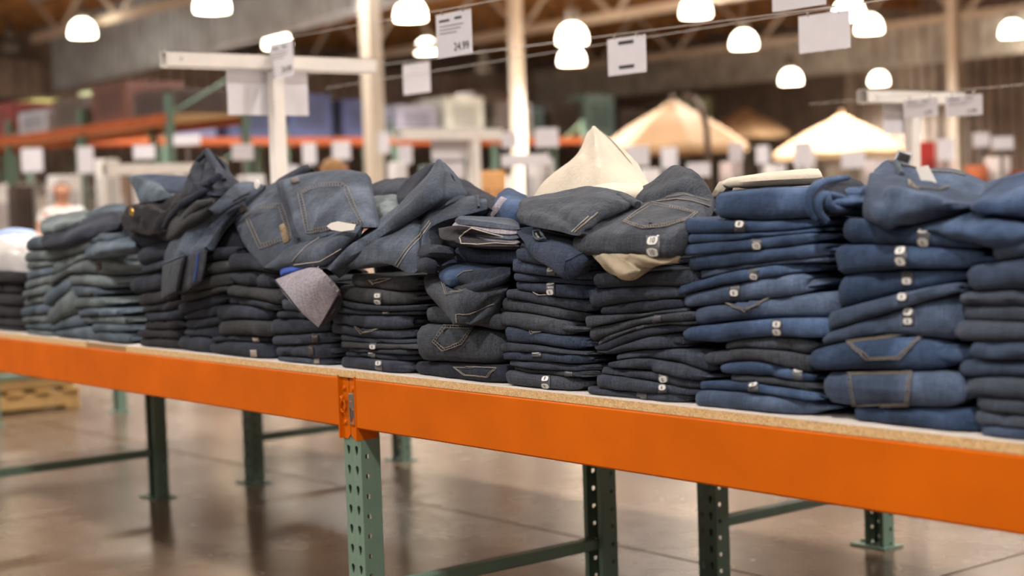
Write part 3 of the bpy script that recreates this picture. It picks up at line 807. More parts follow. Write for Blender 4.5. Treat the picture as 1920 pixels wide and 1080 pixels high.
stack(14, 'leftmost faded stack', [(44, 98, 619, 621, 624), (44, 98, 607, 606, 605), (41, 90, 595, 593, 591), (38, 90, 577, 572, 568), (40, 86, 560, 556, 552), (40, 88, 546, 540, 532), (42, 92, 528, 521, 516), (43, 94, 509, 504, 500), (46, 94, 493, 491, 489), (44, 95, 473, 470, 468), (46, 82, 450, 442, 443)],
     [D_WORN, D_WORN2], ['worn grey-blue', 'worn slate'])
stack(15, 'black stack at the left picture edge', [(-60, 38, 606, 611, 616), (-60, 40, 590, 594, 598), (-60, 36, 570, 572, 576), (-60, 38, 548, 550, 554), (-60, 34, 528, 530, 532), (-60, 36, 508, 510, 512)],
     [D_BLACKJ], ['black'], yf=.03)
# supports behind the front row
stack(16, 'rear stack under the cream garment', [(1010, 1195, 610, 616, 622), (1012, 1195, 560, 564, 568), (1010, 1190, 510, 512, 514), (1010, 1195, 460, 462, 464), (1012, 1195, 410, 412, 414), (1010, 1195, 385, 386, 388)], [D_DARK], ['dark slate'], yf=.42)
stack(17, 'rear stack under the white roll', [(1330, 1540, 640, 645, 652), (1332, 1540, 580, 584, 588), (1330, 1540, 520, 522, 526), (1332, 1540, 460, 462, 464), (1330, 1540, 410, 411, 412), (1340, 1538, 358, 352, 350)], [D_INK], ['dark navy'], yf=.40)
stack(18, 'rear stack behind the leg peak', [(690, 890, 590, 594, 600), (690, 890, 530, 533, 536), (692, 890, 470, 472, 474), (690, 890, 420, 421, 422), (692, 895, 384, 384, 386)], [D_DARK], ['dark slate'], yf=.36)

# ================================================================== LOOSE GARMENTS ON TOP
LG = 'loose jeans thrown over the stacks'
def garment(label, px, py, Y, cat='jeans', name='loose_jeans'):
    P = aty(px, py, Y); return thing(name, label, cat, P, LG)

# --- leg with the pale turned-up cuff, reaching up to a peak
t = garment('steel-blue jeans leg rising to a peak, its pale cuff hanging over the stacks', 700, 470, .05)
cloth('leg', None, D_STEEL, [[(816, 306, .22), (823, 300, .21), (834, 305, .23)], [(798, 332, .18), (824, 328, .14), (852, 335, .22)], [(748, 384, .14), (798, 374, .06), (868, 368, .18)],
      [(703, 418, .10), (736, 424, .03), (772, 417, .09)], [(655, 458, .05), (674, 465, .0), (694, 457, .04)], [(602, 498, -.012), (618, 507, -.035), (636, 522, -.01)]],
      .05, 38, 24, .006, 3.1, t, folds=((.0, .5, .95, .5, .14, .012), (.1, .62, .5, .8, .06, -.008)), freq=8)
cloth('peak_opening', None, D_INK, [[(814, 306, .235), (822, 303, .22)], [(772, 332, .24), (800, 334, .19)], [(748, 358, .23), (778, 362, .16)], [(747, 384, .18), (766, 379, .13)]], .03, 20, 10, .004, 2.4, t, freq=12)  # dark patch standing for the shade inside the peak's fold
cf = cloth('cuff', None, D_INSIDE, [[(590, 496, -.02), (611, 514, -.05), (636, 544, -.02)], [(552, 510, -.03), (580, 536, -.07), (617, 579, -.035)], [(514, 525, -.035), (550, 572, -.075), (597, 614, -.045)]],
      .03, 18, 20, .003, 4.4, t, rim=.004)
stitch('hem_seam', cf, [(588, 497), (600, 503), (613, 514), (625, 528), (635, 543)], D_INSIDE_D, .004, .002, cf, 4, 6)
for k in range(7):
    a = k / 6; x = 591 + 42 * a; y = 498 + 44 * a - 3 * math.sin(math.pi * a); stitch('stitch', cf, [(x - 3, y + 3.5), (x + 3, y - 2.5)], THREAD_W, .0014, .006, cf, 3, 5)
stitch('cuff_edge', cf, [(516, 526), (530, 543), (550, 568), (570, 592), (596, 612)], D_INK, .0022, .001, cf, 4, 6)
cloth('cuff_back', None, D_INSIDE_D, [[(634, 545, .0), (640, 552, .0)], [(618, 580, -.02), (626, 584, -.02)], [(598, 612, -.03), (607, 606, -.03)]], .01, 10, 6, .001, 2.2, t)
cloth('lining_stripe', None, plain('royal_blue_lining', (52, 84, 176), .7), [[(524, 500, -.02), (560, 496, -.02), (586, 494, -.015)], [(526, 518, -.025), (560, 510, -.025), (588, 499, -.02)]], .008, 6, 10, .002, 1.2, t)

# --- the second leg of crumpled steel-blue jeans lying across
t = garment('crumpled steel-blue jeans with side seam, lying behind the pale cuff', 760, 470, .05)
bd = cloth('body', None, D_STEEL, [[(643, 488, .02), (690, 450, .07), (760, 408, .13), (830, 380, .17), (908, 368, .2)], [(646, 497, -.01), (705, 468, .0), (770, 436, .03), (815, 402, .10), (913, 377, .15)],
      [(658, 506, .0), (722, 494, -.02), (780, 510, -.02), (806, 428, .05), (914, 392, .14)]], .06, 24, 34, .007, 5.2, t, folds=((.2, .15, .8, .45, .1, .01), (.1, .6, .9, .62, .05, -.012)))
stitch('side_seam', bd, [(740, 500), (760, 470), (790, 436), (806, 415)], THREAD, .0016, .002, bd)
stitch('side_seam', bd, [(746, 500), (766, 470), (794, 438), (808, 418)], THREAD_W, .001, .002, bd)
cloth('waistband', None, D_DARK, [[(878, 370, .18), (912, 366, .2)], [(880, 378, .16), (915, 378, .17)], [(876, 388, .14), (916, 392, .15)]], .03, 10, 12, .003, 2.0, t)
stitch('belt_loop', bd, [(896, 371), (899, 390)], D_STEEL, .004, .004, bd)

# --- open layered hems under it
t = garment('stack of thin open jeans hems with pale edges', 890, 440, .08)
for k, (y0, y1, y2) in enumerate([(440, 446, 452), (431, 436, 443), (423, 427, 434), (414, 418, 427)]):
    lo = cloth('hem_layer', None, D_STEEL if k % 2 else D_INSIDE, [[(846 + 4 * k, y0 - 7, .12), (900, y1 - 10, .16), (972, y2 - 11, .18)], [(838 + 5 * k, y0, .05), (900, y1, .04), (974, y2, .06)], [(846 + 4 * k, y0 + 7, .06), (900, y1 + 7, .05), (974, y2 + 7, .07)]],
          .04, 10, 22, .003, 6.0 + k, t)
mouth = cloth('open_hem', None, D_INSIDE_D, [[(822, 428, .03), (870, 424, .01), (974, 450, .06)], [(826, 446, .0), (880, 444, .03), (974, 457, .07)], [(845, 452, .0), (890, 461, .0), (974, 462, .05)]], .03, 14, 24, .003, 8.1, t)  # shade inside the hem put in as a dark patch
stitch('hem_edge', mouth, [(866, 456), (862, 448), (872, 434), (886, 427), (920, 437), (972, 451)], THREAD_W, .0018, .003, mouth, 4, 6)
stitch('hem_edge', mouth, [(866, 457), (895, 460), (930, 457), (972, 459)], THREAD_W, .0016, .003, mouth, 4, 6)
cloth('torn_fold', None, D_DARK, [[(790, 462, .03), (815, 458, .02), (850, 466, .04)], [(786, 478, .0), (812, 472, -.02), (852, 474, .02)], [(790, 492, .02), (815, 482, .0), (850, 482, .03)]], .03, 10, 12, .005, 3.3, t)
cloth('rolled_corner', None, D_DARK, [[(784, 486, .02), (800, 480, .0), (820, 486, .02)], [(782, 498, -.01), (800, 494, -.03), (820, 498, -.01)], [(786, 508, .0), (802, 510, -.015), (818, 508, .0)]], .03, 12, 12, .006, 9.3, t, freq=16)
gold = plain('gold_zip', (190, 160, 90), .4, .6)

# --- blue fold and grey pocketed pair hanging off the sixth stack
t = garment('bright navy jeans folded with dark open end, on the sixth stack from the right', 860, 520, .03)
cloth('outer_fold', None, D_BLUE, [[(827, 499, .10), (868, 485, .13), (957, 489, .15)], [(822, 517, .01), (858, 511, .0), (957, 506, .09)], [(836, 534, .0), (850, 538, -.01), (872, 528, .03)]], .04, 16, 22, .005, 2.7, t)
inn = cloth('inner_fold', None, D_INK, [[(850, 532, .0), (868, 509, .0), (957, 500, .07)], [(850, 542, -.005), (890, 536, -.02), (957, 514, .05)], [(858, 546, .01), (888, 550, -.01), (957, 522, .06)]], .03, 14, 20, .007, 5.6, t, folds=((.3, .2, .3, .9, .1, -.012),))  # inside of the open end coloured dark in place of shade
stitch('hem_edge', inn, [(850, 534), (858, 518), (870, 510), (886, 508)], THREAD, .0014, .002, inn)
t = garment('grey jeans with a corner pocket, sagging off the sixth stack from the right', 860, 560, .02)
gp = cloth('body', None, D_GREY, [[(794, 520, .08), (816, 507, .08), (850, 540, .06), (957, 528, .11)], [(799, 546, .01), (830, 546, -.02), (872, 558, -.03), (952, 540, .05)], [(824, 576, .0), (852, 588, -.04), (882, 590, -.03), (938, 566, .04)], [(847, 600, .0), (863, 608, -.04), (890, 606, -.025), (932, 586, .04)]],
      .05, 24, 24, .006, 7.3, t, folds=((.3, .7, .95, .35, .08, .01), (.5, .9, .9, .6, .06, -.012)))
pocket(gp, [(827, 527), (838, 553), (868, 548), (850, 535)], D_GREY, THREAD, 3, gp)
g = G(); g.tube([aty(912, 570, .03), aty(938, 556, .04)], .003, 6); obj('zip_teeth', g, gold, t)
stitch('fold_edge', gp, [(856, 604), (856, 590), (880, 588), (925, 570)], THREAD, .0014, .002, gp)

# --- faded jeans with two back pockets
t = garment('faded jeans with two stitched back pockets spread over the pile, white paper tag', 570, 420, .08)
rp = cloth('seat_panel', None, D_STEEL, [[(522, 339, .20), (575, 325, .19), (640, 318, .18), (687, 324, .2)], [(532, 370, .12), (585, 360, .10), (645, 355, .10), (694, 362, .14)], [(545, 410, .06), (595, 402, .04), (655, 396, .04), (700, 395, .08)], [(556, 458, .02), (605, 444, .0), (660, 428, .0), (706, 426, .04)]],
      .06, 26, 28, .005, 9.2, t, folds=((.05, .05, .95, .12, .05, .008),), freq=6)
pocket(rp, [(560, 363), (578, 352), (600, 345), (640, 344), (652, 352), (668, 392), (682, 420), (640, 428), (576, 438), (568, 400)], D_STEEL, THREAD, 8, rp, True)
decal('leather_tab', rp, [(545, 336), (560, 333), (562, 343), (548, 346)], BROWN_PATCH, .002, (3, 3), label='dark brown leather tab')
lp = cloth('hip_panel', None, D_STEEL, [[(429, 394, .12), (470, 366, .17), (520, 339, .20)], [(443, 426, .08), (487, 406, .08), (534, 386, .12)], [(460, 462, .04), (505, 447, .02), (550, 430, .06)], [(494, 503, .0), (522, 490, -.02), (560, 464, .03)]], .05, 22, 22, .005, 4.9, t, freq=6)
pocket(lp, [(462, 410), (474, 396), (488, 386), (528, 384), (545, 432), (546, 448), (505, 462), (488, 466)], D_STEEL, THREAD, 8, lp, True)

decal('leather_strip', lp, [(524, 424), (536, 418), (544, 452), (532, 458)], plain('tan_leather', (116, 96, 66), .6), .002, (4, 3))
cs = cloth('centre_seam', None, D_DARK, [[(517, 342, .17), (528, 340, .17)], [(532, 385, .09), (543, 382, .09)], [(552, 448, .01), (562, 446, .01)]], .02, 20, 6, .003, 2.9, t)
fl = cloth('front_flap', None, D_STEEL, [[(497, 500, .0), (522, 474, .02), (590, 447, .02), (684, 411, .03)], [(499, 503, -.02), (542, 486, -.03), (602, 468, -.035), (668, 440, -.01)], [(514, 505, -.01), (560, 502, -.02), (608, 498, -.03), (642, 478, .0)]], .05, 18, 30, .005, 6.6, t)
for q in ([(548, 490), (575, 462), (600, 446)], [(552, 496), (600, 490), (640, 466)], [(590, 448), (605, 444)]): stitch('stitching', fl, q, THREAD_W, .0013, .002, fl, 4, 5)
def flat_tag(name, label, pts, Y, mat, parent, th=.0012):
    P = [aty(x, y, Y) for x, y in pts]; n = Vector((.1, -1, .1)).normalized() * th; k = len(P); g = G()
    g.add(P + [q + n for q in P], [tuple(range(k)), tuple(range(k, 2 * k))[::-1]] + [(i, (i + 1) % k, k + (i + 1) % k, k + i) for i in range(k)]); return obj(name, g, mat, parent, False, label)
flat_tag('leather_tab', 'dark brown leather tab', [(446, 388), (458, 380), (465, 391), (452, 400)], .085, BROWN_PATCH, t)
flat_tag('label_edge', 'white label edge', [(438, 379), (453, 369), (455, 373), (440, 383)], .10, WHITE, t)
flat_tag('paper_tag', 'white paper price tag', [(613, 424), (621, 418), (634, 415), (668, 421), (664, 431), (640, 434), (622, 431)], -.03, WHITE, t)
cloth('waistband', None, D_DARK, [[(516, 341, .22), (548, 322, .26), (576, 307, .28)], [(524, 348, .2), (556, 330, .24), (584, 316, .26)]], .03, 6, 14, .002, 1.9, t)

# --- hanging leg with dark cuff
t = garment('grey-blue jeans leg hanging down with a broad turned-up cuff', 360, 470, .0)
lg = cloth('leg', None, D_STEEL, [[(440, 344, .18), (466, 340, .16), (500, 348, .18)], [(384, 386, .10), (416, 386, .05), (452, 386, .09)], [(334, 426, .04), (371, 420, .0), (413, 425, .03)], [(314, 466, .0), (350, 456, -.03), (392, 455, -.01)], [(306, 496, -.02), (346, 482, -.05), (385, 464, -.03)]],
      .05, 30, 20, .005, 5.5, t, folds=((.1, .45, 1, .5, .1, .01), (.3, .8, 1, .62, .05, -.01)), freq=7)
cu = cloth('cuff', None, D_GREY, [[(305, 495, -.03), (326, 487, -.05), (346, 479, -.06), (349, 482, -.045), (366, 472, -.05), (386, 462, -.035)], [(303, 528, -.035), (320, 520, -.055), (337, 512, -.065), (342, 516, -.045), (361, 505, -.05), (381, 497, -.04)],
      [(302, 560, -.04), (317, 552, -.06), (330, 546, -.07), (336, 552, -.045), (356, 540, -.05), (377, 527, -.04)]], .03, 16, 26, .002, 8.8, t, rim=.004)
stitch('cuff_edge', cu, [(306, 495), (326, 488), (345, 480), (366, 473), (385, 463)], D_STEEL, .0035, .002, cu)
stitch('selvedge_stripe', cu, [(372, 474), (369, 500), (365, 526)], MATS['royal_blue_lining'], .0028, .001, cu)
stitch('fold_line', cu, [(347, 481), (339, 514), (331, 548)], D_INSIDE_D, .0022, .001, cu)
for k, (x, y) in enumerate([(452, 368), (446, 378), (440, 390)]):
    g = G(); g.tube([aty(x - 14, y + 9, .05), aty(x, y, .04), aty(x + 16, y - 6, .05)], .0042, 8); obj('crumpled_pocket_edge', g, D_GREY, t, True)
g = G(); g.lathe((0, 0, 0), [(.014, 0), (.013, .004), (0, .006)], 12)
P = aty(483, 346, .12); g.v = [Vector((P.x + q.x, P.y - q.z, P.z + q.y)) for q in g.v]; obj('button', g, WHITE, t, True)
P = aty(455, 372, .03)

# --- dark crumpled pile at the left
t = garment('dark crumpled jeans standing up in a pointed hood', 390, 330, .15)
cloth('hood', None, D_INK, [[(380, 285, .24), (387, 279, .22), (395, 284, .24)], [(361, 313, .21), (383, 310, .13), (406, 308, .21)], [(349, 346, .17), (386, 338, .07), (444, 341, .17)], [(334, 366, .10), (386, 366, .03), (434, 368, .10)]], .07, 26, 24, .010, 3.8, t,
      folds=((.1, .5, .7, .35, .06, -.03), (.15, .6, .9, .85, .08, .015), (.5, .2, .95, .5, .06, .012)), freq=13)
g = G(); g.tube([aty(372, 300, .13), aty(388, 284, .12), aty(398, 300, .12), aty(410, 318, .11), aty(420, 338, .1)], [.008, .011, .012, .012, .008], 10); obj('hood_rim', g, D_DARK, t, True)
g = G(); g.tube([aty(372, 350, .05), aty(395, 342, .03), aty(410, 330, .05), aty(408, 316, .08)], [.008, .011, .011, .006], 10); obj('inner_fold', g, D_DARK, t, True)
t = garment('dark blue jeans waist gaping open at the left of the pointed hood', 290, 350, .12)
cloth('waist_front', None, D_WORN2, [[(238, 331, .19), (258, 330, .14), (300, 345, .10)], [(250, 350, .14), (272, 350, .09), (310, 358, .06)], [(262, 380, .08), (285, 378, .04), (330, 368, .05)]], .03, 16, 18, .005, 4.1, t)
cloth('waist_back', None, D_NAVY, [[(242, 329, .24), (290, 326, .27), (350, 331, .25)], [(258, 342, .2), (300, 344, .22), (348, 348, .2)], [(270, 358, .18), (310, 362, .18), (345, 366, .16)]], .03, 12, 18, .004, 6.1, t)
t = garment('black jeans bundle with a brass button, left of the pointed hood', 290, 410, .0)
bb = cloth('body', None, D_BLACKJ, [[(240, 386, .1), (290, 374, .08), (350, 362, .06), (424, 366, .08)], [(227, 409, .03), (290, 402, -.01), (345, 394, .0), (404, 395, .03)], [(233, 432, .0), (285, 441, -.02), (330, 426, -.01), (368, 410, .0)]], .07, 30, 40, .017, 9.9, t, freq=19,
      folds=((.3, .1, .5, .5, .08, .014), (.2, .4, .9, .6, .07, -.014), (.5, .6, .2, .95, .07, .014)))
g = G(); g.lathe((0, 0, 0), [(.014, 0), (.012, .004), (0, .005)], 12); P = aty(247, 397, -.02); g.v = [Vector((P.x + q.x, P.y - q.z, P.z + q.y)) for q in g.v]; obj('brass_button', g, plain('brass', (220, 180, 100), .3, .9), t, True)
t = garment('black and olive rolled jeans leaning below the pointed hood', 345, 420, .0)
cloth('roll', None, D_OLIVE, [[(298, 446, .02), (325, 405, .0), (368, 374, .03)], [(318, 452, .0), (346, 420, -.035), (388, 390, -.01)], [(346, 442, .02), (364, 426, .0), (397, 401, .02)]], .05, 16, 20, .007, 7.7, t, freq=12)
g = G(); g.tube([aty(300, 440, -.01), aty(322, 404, -.02), aty(345, 380, -.01), aty(378, 362, .02), (aty(400, 352, .05))], [.007, .012, .012, .010, .006], 10); obj('edge_fold', g, D_INK, t, True)
g = G(); g.tube([aty(330, 440, -.02), aty(352, 404, -.03), aty(372, 384, -.02), aty(400, 376, .0)], [.008, .013, .013, .007], 10); obj('edge_fold', g, D_OLIVE, t, True)

# --- garments behind the peak (dark cloth added first to close bright gaps between the piles)
def single(label, mat, rows, thick=.05, seed=1.0, name='loose_jeans', cat='jeans', wr=.010, freq=12.0, folds=(), n=(24, 28)):
    return cloth(name, label, mat, rows, thick, n[0], n[1], wr, seed, None, LG, cat, folds, freq)
single('dark cloth added to fill the gap between the hanging leg and the two-pocket pair', D_INK, [[(392, 392, .16), (430, 380, .18), (478, 384, .18)], [(388, 432, .12), (430, 425, .10), (482, 430, .12)], [(386, 474, .08), (430, 472, .07), (486, 480, .09)]], .06, 6.2)  # added filler, stops light showing through beside the hanging leg
single('dark cloth added to fill the gap under the black bundle with the brass button', D_INK, [[(236, 424, .10), (275, 420, .10), (322, 412, .11)], [(232, 444, .05), (275, 440, .04), (324, 434, .05)], [(234, 466, .05), (275, 464, .04), (326, 458, .05)]], .06, 7.2)  # added filler, hides the bright line below the black bundle
single('dark wadded jeans behind the left side of the leg peak', D_DARK, [[(692, 352, .38), (725, 337, .40), (768, 335, .4)], [(689, 362, .32), (725, 356, .29), (768, 352, .31)], [(690, 378, .3), (725, 376, .27), (768, 374, .3)]], .08, 2.3, wr=.010, freq=13)
single('dark wadded jeans behind the right side of the leg peak', D_INK, [[(842, 332, .4), (870, 338, .4), (900, 357, .4)], [(848, 350, .33), (876, 356, .31), (902, 368, .33)], [(852, 374, .3), (880, 376, .28), (907, 382, .3)]], .08, 3.4, wr=.009, freq=13)
single('light grey jeans edge right of the two pockets', D_WORN, [[(690, 372, .28), (720, 366, .3), (752, 366, .3)], [(692, 392, .18), (720, 386, .16), (752, 388, .18)], [(700, 412, .12), (724, 406, .12), (750, 400, .14)]], .05, 4.5)
t = garment('bright navy jeans with a grey waistband behind the open hems', 955, 390, .25)
cloth('body', None, D_BLUE, [[(934, 363, .3), (955, 352, .32), (992, 371, .3)], [(925, 385, .22), (955, 380, .19), (987, 390, .22)], [(928, 412, .18), (955, 420, .15), (980, 420, .18)]], .07, 18, 18, .006, 5.7, t)
cloth('waistband', None, D_INSIDE, [[(940, 368, .2), (950, 372, .2)], [(926, 386, .18), (937, 392, .18)], [(912, 404, .17), (922, 411, .17)]], .02, 12, 6, .002, 3.1, t)

# --- on the fifth stack
t = garment('bright navy jeans draped over the fifth stack, zip and dark open end showing', 1040, 475, .02)
z5 = cloth('body', None, D_NAVY, [[(963, 429, .07), (1005, 425, .09), (1060, 434, .11), (1113, 458, .1)], [(984, 456, .0), (1015, 461, -.01), (1060, 472, -.025), (1110, 482, .01)], [(1004, 486, .0), (1030, 502, -.02), (1060, 524, -.035), (1084, 516, .0)]], .05, 20, 26, .005, 6.4, t)
cloth('open_end', None, D_INK, [[(1064, 486, -.015), (1088, 476, -.005), (1113, 470, .02)], [(1062, 506, -.025), (1085, 496, -.01), (1112, 490, .02)], [(1066, 524, -.03), (1084, 520, -.01), (1102, 506, .02)]], .02, 12, 12, .005, 7.4, t)  # dark colour here stands for shade in the opening
stitch('fold_edge', z5, [(1066, 522), (1058, 506), (1060, 490), (1084, 478), (1108, 470)], D_NAVY, .0016, .002, z5)
g = G(); g.tube([aty(1002, 446, -.01), aty(1000, 434, .0), aty(1012, 430, .0), aty(1016, 440, -.01), aty(1022, 446, -.01), aty(1010, 449, -.012), aty(1003, 446, -.01)], .0035, 7); obj('belt_loop', g, D_WORN2, t, True)
stitch('zip', z5, [(1006, 440), (1011, 449)], THREAD_W, .003, .003, z5)
stitch('fly_seam', z5, [(1020, 434), (1050, 441), (1090, 448)], THREAD, .0016, .002, z5)
t = garment('grey jeans folded loosely on top of the fifth stack from the right', 1080, 400, .08)
t8 = cloth('body', None, D_GREY, [[(974, 393, .15), (995, 372, .21), (1060, 360, .25), (1115, 350, .27), (1170, 363, .27), (1210, 381, .27)], [(969, 403, .03), (1000, 399, .03), (1060, 392, .05), (1115, 385, .08), (1152, 386, .12), (1192, 387, .18)],
      [(976, 418, .02), (1000, 425, -.01), (1045, 433, -.02), (1086, 441, -.02), (1112, 416, .04), (1152, 396, .12)]], .06, 26, 38, .009, 8.3, t, freq=12, folds=((.3, .1, .5, .8, .06, .008), (.55, .3, .95, .55, .05, -.010)))
stitch('inseam', t8, [(1078, 437), (1092, 424), (1108, 410), (1120, 400)], THREAD, .0022, .002, t8)
stitch('inseam', t8, [(1072, 436), (1087, 422), (1103, 407)], THREAD_W, .0012, .002, t8)
g = G(); g.tube([aty(1162, 366, .2), aty(1178, 376, .18), aty(1196, 384, .16)], [.009, .010, .008], 8); obj('belt_loop', g, D_GREY, t, True)

# --- on the fourth stack
t = garment('grey jeans with back pocket and size 10 sticker on the fourth stack', 1190, 440, .05)
t9 = cloth('body', None, D_GREY, [[(1118, 414, .18), (1170, 391, .25), (1230, 374, .29), (1294, 360, .31), (1337, 373, .31)], [(1090, 431, .08), (1150, 415, .1), (1220, 402, .12), (1280, 394, .14), (1328, 398, .18)], [(1075, 450, .01), (1130, 440, .0), (1200, 432, .0), (1266, 430, .02), (1302, 432, .06)],
      [(1077, 467, .0), (1130, 465, -.018), (1200, 465, -.018), (1262, 465, -.012), (1292, 465, .03)], [(1088, 476, .02), (1130, 480, .0), (1200, 481, .0), (1257, 481, .0), (1287, 478, .04)]], .06, 34, 38, .008, 2.6, t, freq=11, folds=((.0, .6, .25, .95, .06, .008),))
pocket(t9, [(1169, 418), (1195, 398), (1221, 381), (1266, 390), (1308, 401), (1292, 413), (1250, 427), (1206, 431)], D_GREY, THREAD, 6, t9, True)
stitch('waistband_seam', t9, [(1232, 379), (1270, 374), (1300, 378), (1330, 388)], THREAD, .002, .002, t9)
stitch('waistband_seam', t9, [(1250, 371), (1285, 366), (1330, 378)], THREAD, .0014, .002, t9)
size_sticker(t9, 1225, 462, 21, '10')
single('dark grey jeans leg sticking up behind the size 10 pair', D_GREY, [[(1200, 359, .38), (1235, 331, .38), (1262, 310, .38), (1292, 316, .38)], [(1189, 371, .31), (1235, 356, .28), (1282, 346, .28), (1317, 336, .33)], [(1195, 388, .28), (1240, 384, .26), (1290, 382, .26), (1338, 378, .31)]], .06, 3.9)
single('khaki trousers corner hanging out under the size 10 pair', KHAKI, [[(1109, 478, .0), (1150, 478, -.012), (1200, 478, -.012), (1276, 480, .0)], [(1122, 491, -.01), (1160, 496, -.035), (1200, 493, -.02), (1273, 486, .0)], [(1146, 503, .0), (1175, 526, -.04), (1214, 502, -.01), (1270, 492, .0)]], .03, 4.8, 'khaki_trousers', 'trousers', .006, 15,
      ((.25, .2, .9, .42, .09, .010), (.35, .5, .9, .62, .07, -.010), (.2, .62, .6, .9, .09, .008)), (34, 48))
# --- cream and white garments in the rear row
t = thing('cream_trousers', 'cream trousers heaped to a sharp peak behind the grey jeans', 'trousers', aty(1100, 372, .5), LG)
cloth('peak', None, CREAM, [[(1108, 242, .56), (1114, 236, .55), (1122, 243, .56)], [(1084, 293, .5), (1116, 286, .44), (1153, 291, .52)], [(1024, 336, .45), (1110, 326, .38), (1187, 326, .48)], [(997, 376, .42), (1100, 376, .34), (1214, 354, .45)], [(1000, 392, .42), (1100, 392, .36), (1214, 380, .45)]], .12, 28, 24, .006, 5.3, t, freq=5,
      folds=((.05, .5, .6, .62, .05, .012), (.35, .3, .9, .15, .06, .010)))
cloth('lower_fold', None, CREAM, [[(1100, 356, .36), (1150, 344, .36), (1206, 346, .38)], [(1090, 372, .30), (1150, 364, .28), (1212, 362, .32)], [(1092, 388, .3), (1150, 386, .28), (1212, 380, .32)]], .05, 12, 16, .005, 6.3, t)
t = thing('white_trousers', 'white trousers rolled flat on top of the rear stack', 'trousers', aty(1450, 350, .4), LG)
cloth('roll', None, CREAM, [[(1358, 338, .46), (1450, 326, .48), (1534, 316, .48)], [(1354, 344, .40), (1450, 334, .39), (1541, 328, .41)], [(1360, 352, .40), (1450, 345, .40), (1538, 346, .42)]], .05, 12, 24, .003, 2.5, t)
cloth('tail', None, CREAM, [[(1352, 340, .42), (1366, 338, .42)], [(1340, 358, .41), (1362, 352, .4)], [(1332, 376, .41), (1345, 372, .40)]], .02, 10, 8, .003, 3.5, t)

# --- on the second stack and the right edge
t = garment('mid-blue jeans with open waistband and white hang tag on the second stack', 1730, 380, .05)
w2 = cloth('body', None, D_BLUE2, [[(1640, 318, .18), (1668, 299, .22), (1722, 314, .25), (1786, 319, .27), (1862, 346, .27)], [(1621, 366, .06), (1660, 350, .05), (1722, 346, .07), (1792, 351, .12), (1868, 366, .17)], [(1619, 406, .02), (1660, 396, -.015), (1722, 386, -.005), (1792, 381, .04), (1868, 386, .1)],
      [(1638, 418, .04), (1680, 422, .0), (1722, 418, .02), (1792, 402, .05), (1868, 396, .12)]], .07, 26, 32, .007, 7.9, t, folds=((.2, .1, .9, .25, .06, .012), (.45, .3, .75, .75, .06, .012), (.2, .45, .35, .9, .05, -.014)))
stitch('waistband_seam', w2, [(1676, 318), (1700, 334), (1716, 352), (1760, 356), (1800, 346)], THREAD, .0016, .002, w2)
stitch('waistband_edge', w2, [(1668, 304), (1700, 312), (1740, 322), (1784, 324), (1810, 330)], THREAD, .0022, .002, w2)
stitch('belt_loop', w2, [(1680, 306), (1684, 318), (1690, 330)], D_WORN2, .0055, .003, w2)
stitch('pocket_seam', w2, [(1702, 330), (1706, 350), (1724, 356)], THREAD, .0016, .002, w2)
def hang_tag(name, label, quad, mat, parent, Y, lines=False):
    P = [aty(x, y, Y) for x, y in quad]; g = G(); n = (P[1] - P[0]).cross(P[3] - P[0]).normalized() * .0012
    g.add(P + [q + n for q in P], [(0, 1, 2, 3), (7, 6, 5, 4), (0, 4, 5, 1), (1, 5, 6, 2), (2, 6, 7, 3), (3, 7, 4, 0)]); o = obj(name, g, mat, parent, False, label)
    if lines:
        for k in range(5):
            a = .18 + k * .15; A = P[0].lerp(P[3], a).lerp(P[1].lerp(P[2], a), .12); B = P[0].lerp(P[3], a).lerp(P[1].lerp(P[2], a), .88)
            g = G(); off = (CAM - A).normalized() * .003; g.tube([A + off, B + off], .0012, 4); obj('print_line', g, BLACK, o)
    return o
hang_tag('hang_tag', 'white hang tag', [(1717, 314), (1739, 310), (1756, 344), (1732, 351)], WHITE, t, .09)
hang_tag('care_label', 'grey printed care label', [(1684, 281), (1711, 290), (1704, 309), (1676, 300)], CARD, t, .2, True)
single('mid-blue jeans leg lying under the open waistband pair', D_BLUE, [[(1689, 419, .09), (1760, 395, .13), (1850, 391, .13), (1935, 400, .13)], [(1700, 430, .03), (1770, 427, .0), (1850, 432, .0), (1935, 432, .02)], [(1710, 437, .04), (1780, 446, .02), (1850, 458, .02), (1935, 454, .04)]], .05, 8.7)
single('mid-blue jeans rising at the right picture edge', D_BLUE, [[(1824, 376, .10), (1862, 350, .17), (1902, 329, .21), (1975, 312, .22)], [(1819, 390, .02), (1872, 376, .03), (1922, 366, .04), (1985, 360, .06)], [(1828, 398, .03), (1872, 402, .02), (1922, 404, .02), (1985, 404, .04)]], .07, 9.7)
single('slate-blue jeans folded at the back of the right picture edge', D_BLUE2, [[(1782, 372, .2), (1830, 348, .25), (1900, 336, .28)], [(1780, 388, .14), (1830, 372, .14), (1900, 360, .16)], [(1785, 398, .12), (1830, 396, .12), (1900, 392, .13)]], .05, 1.7)

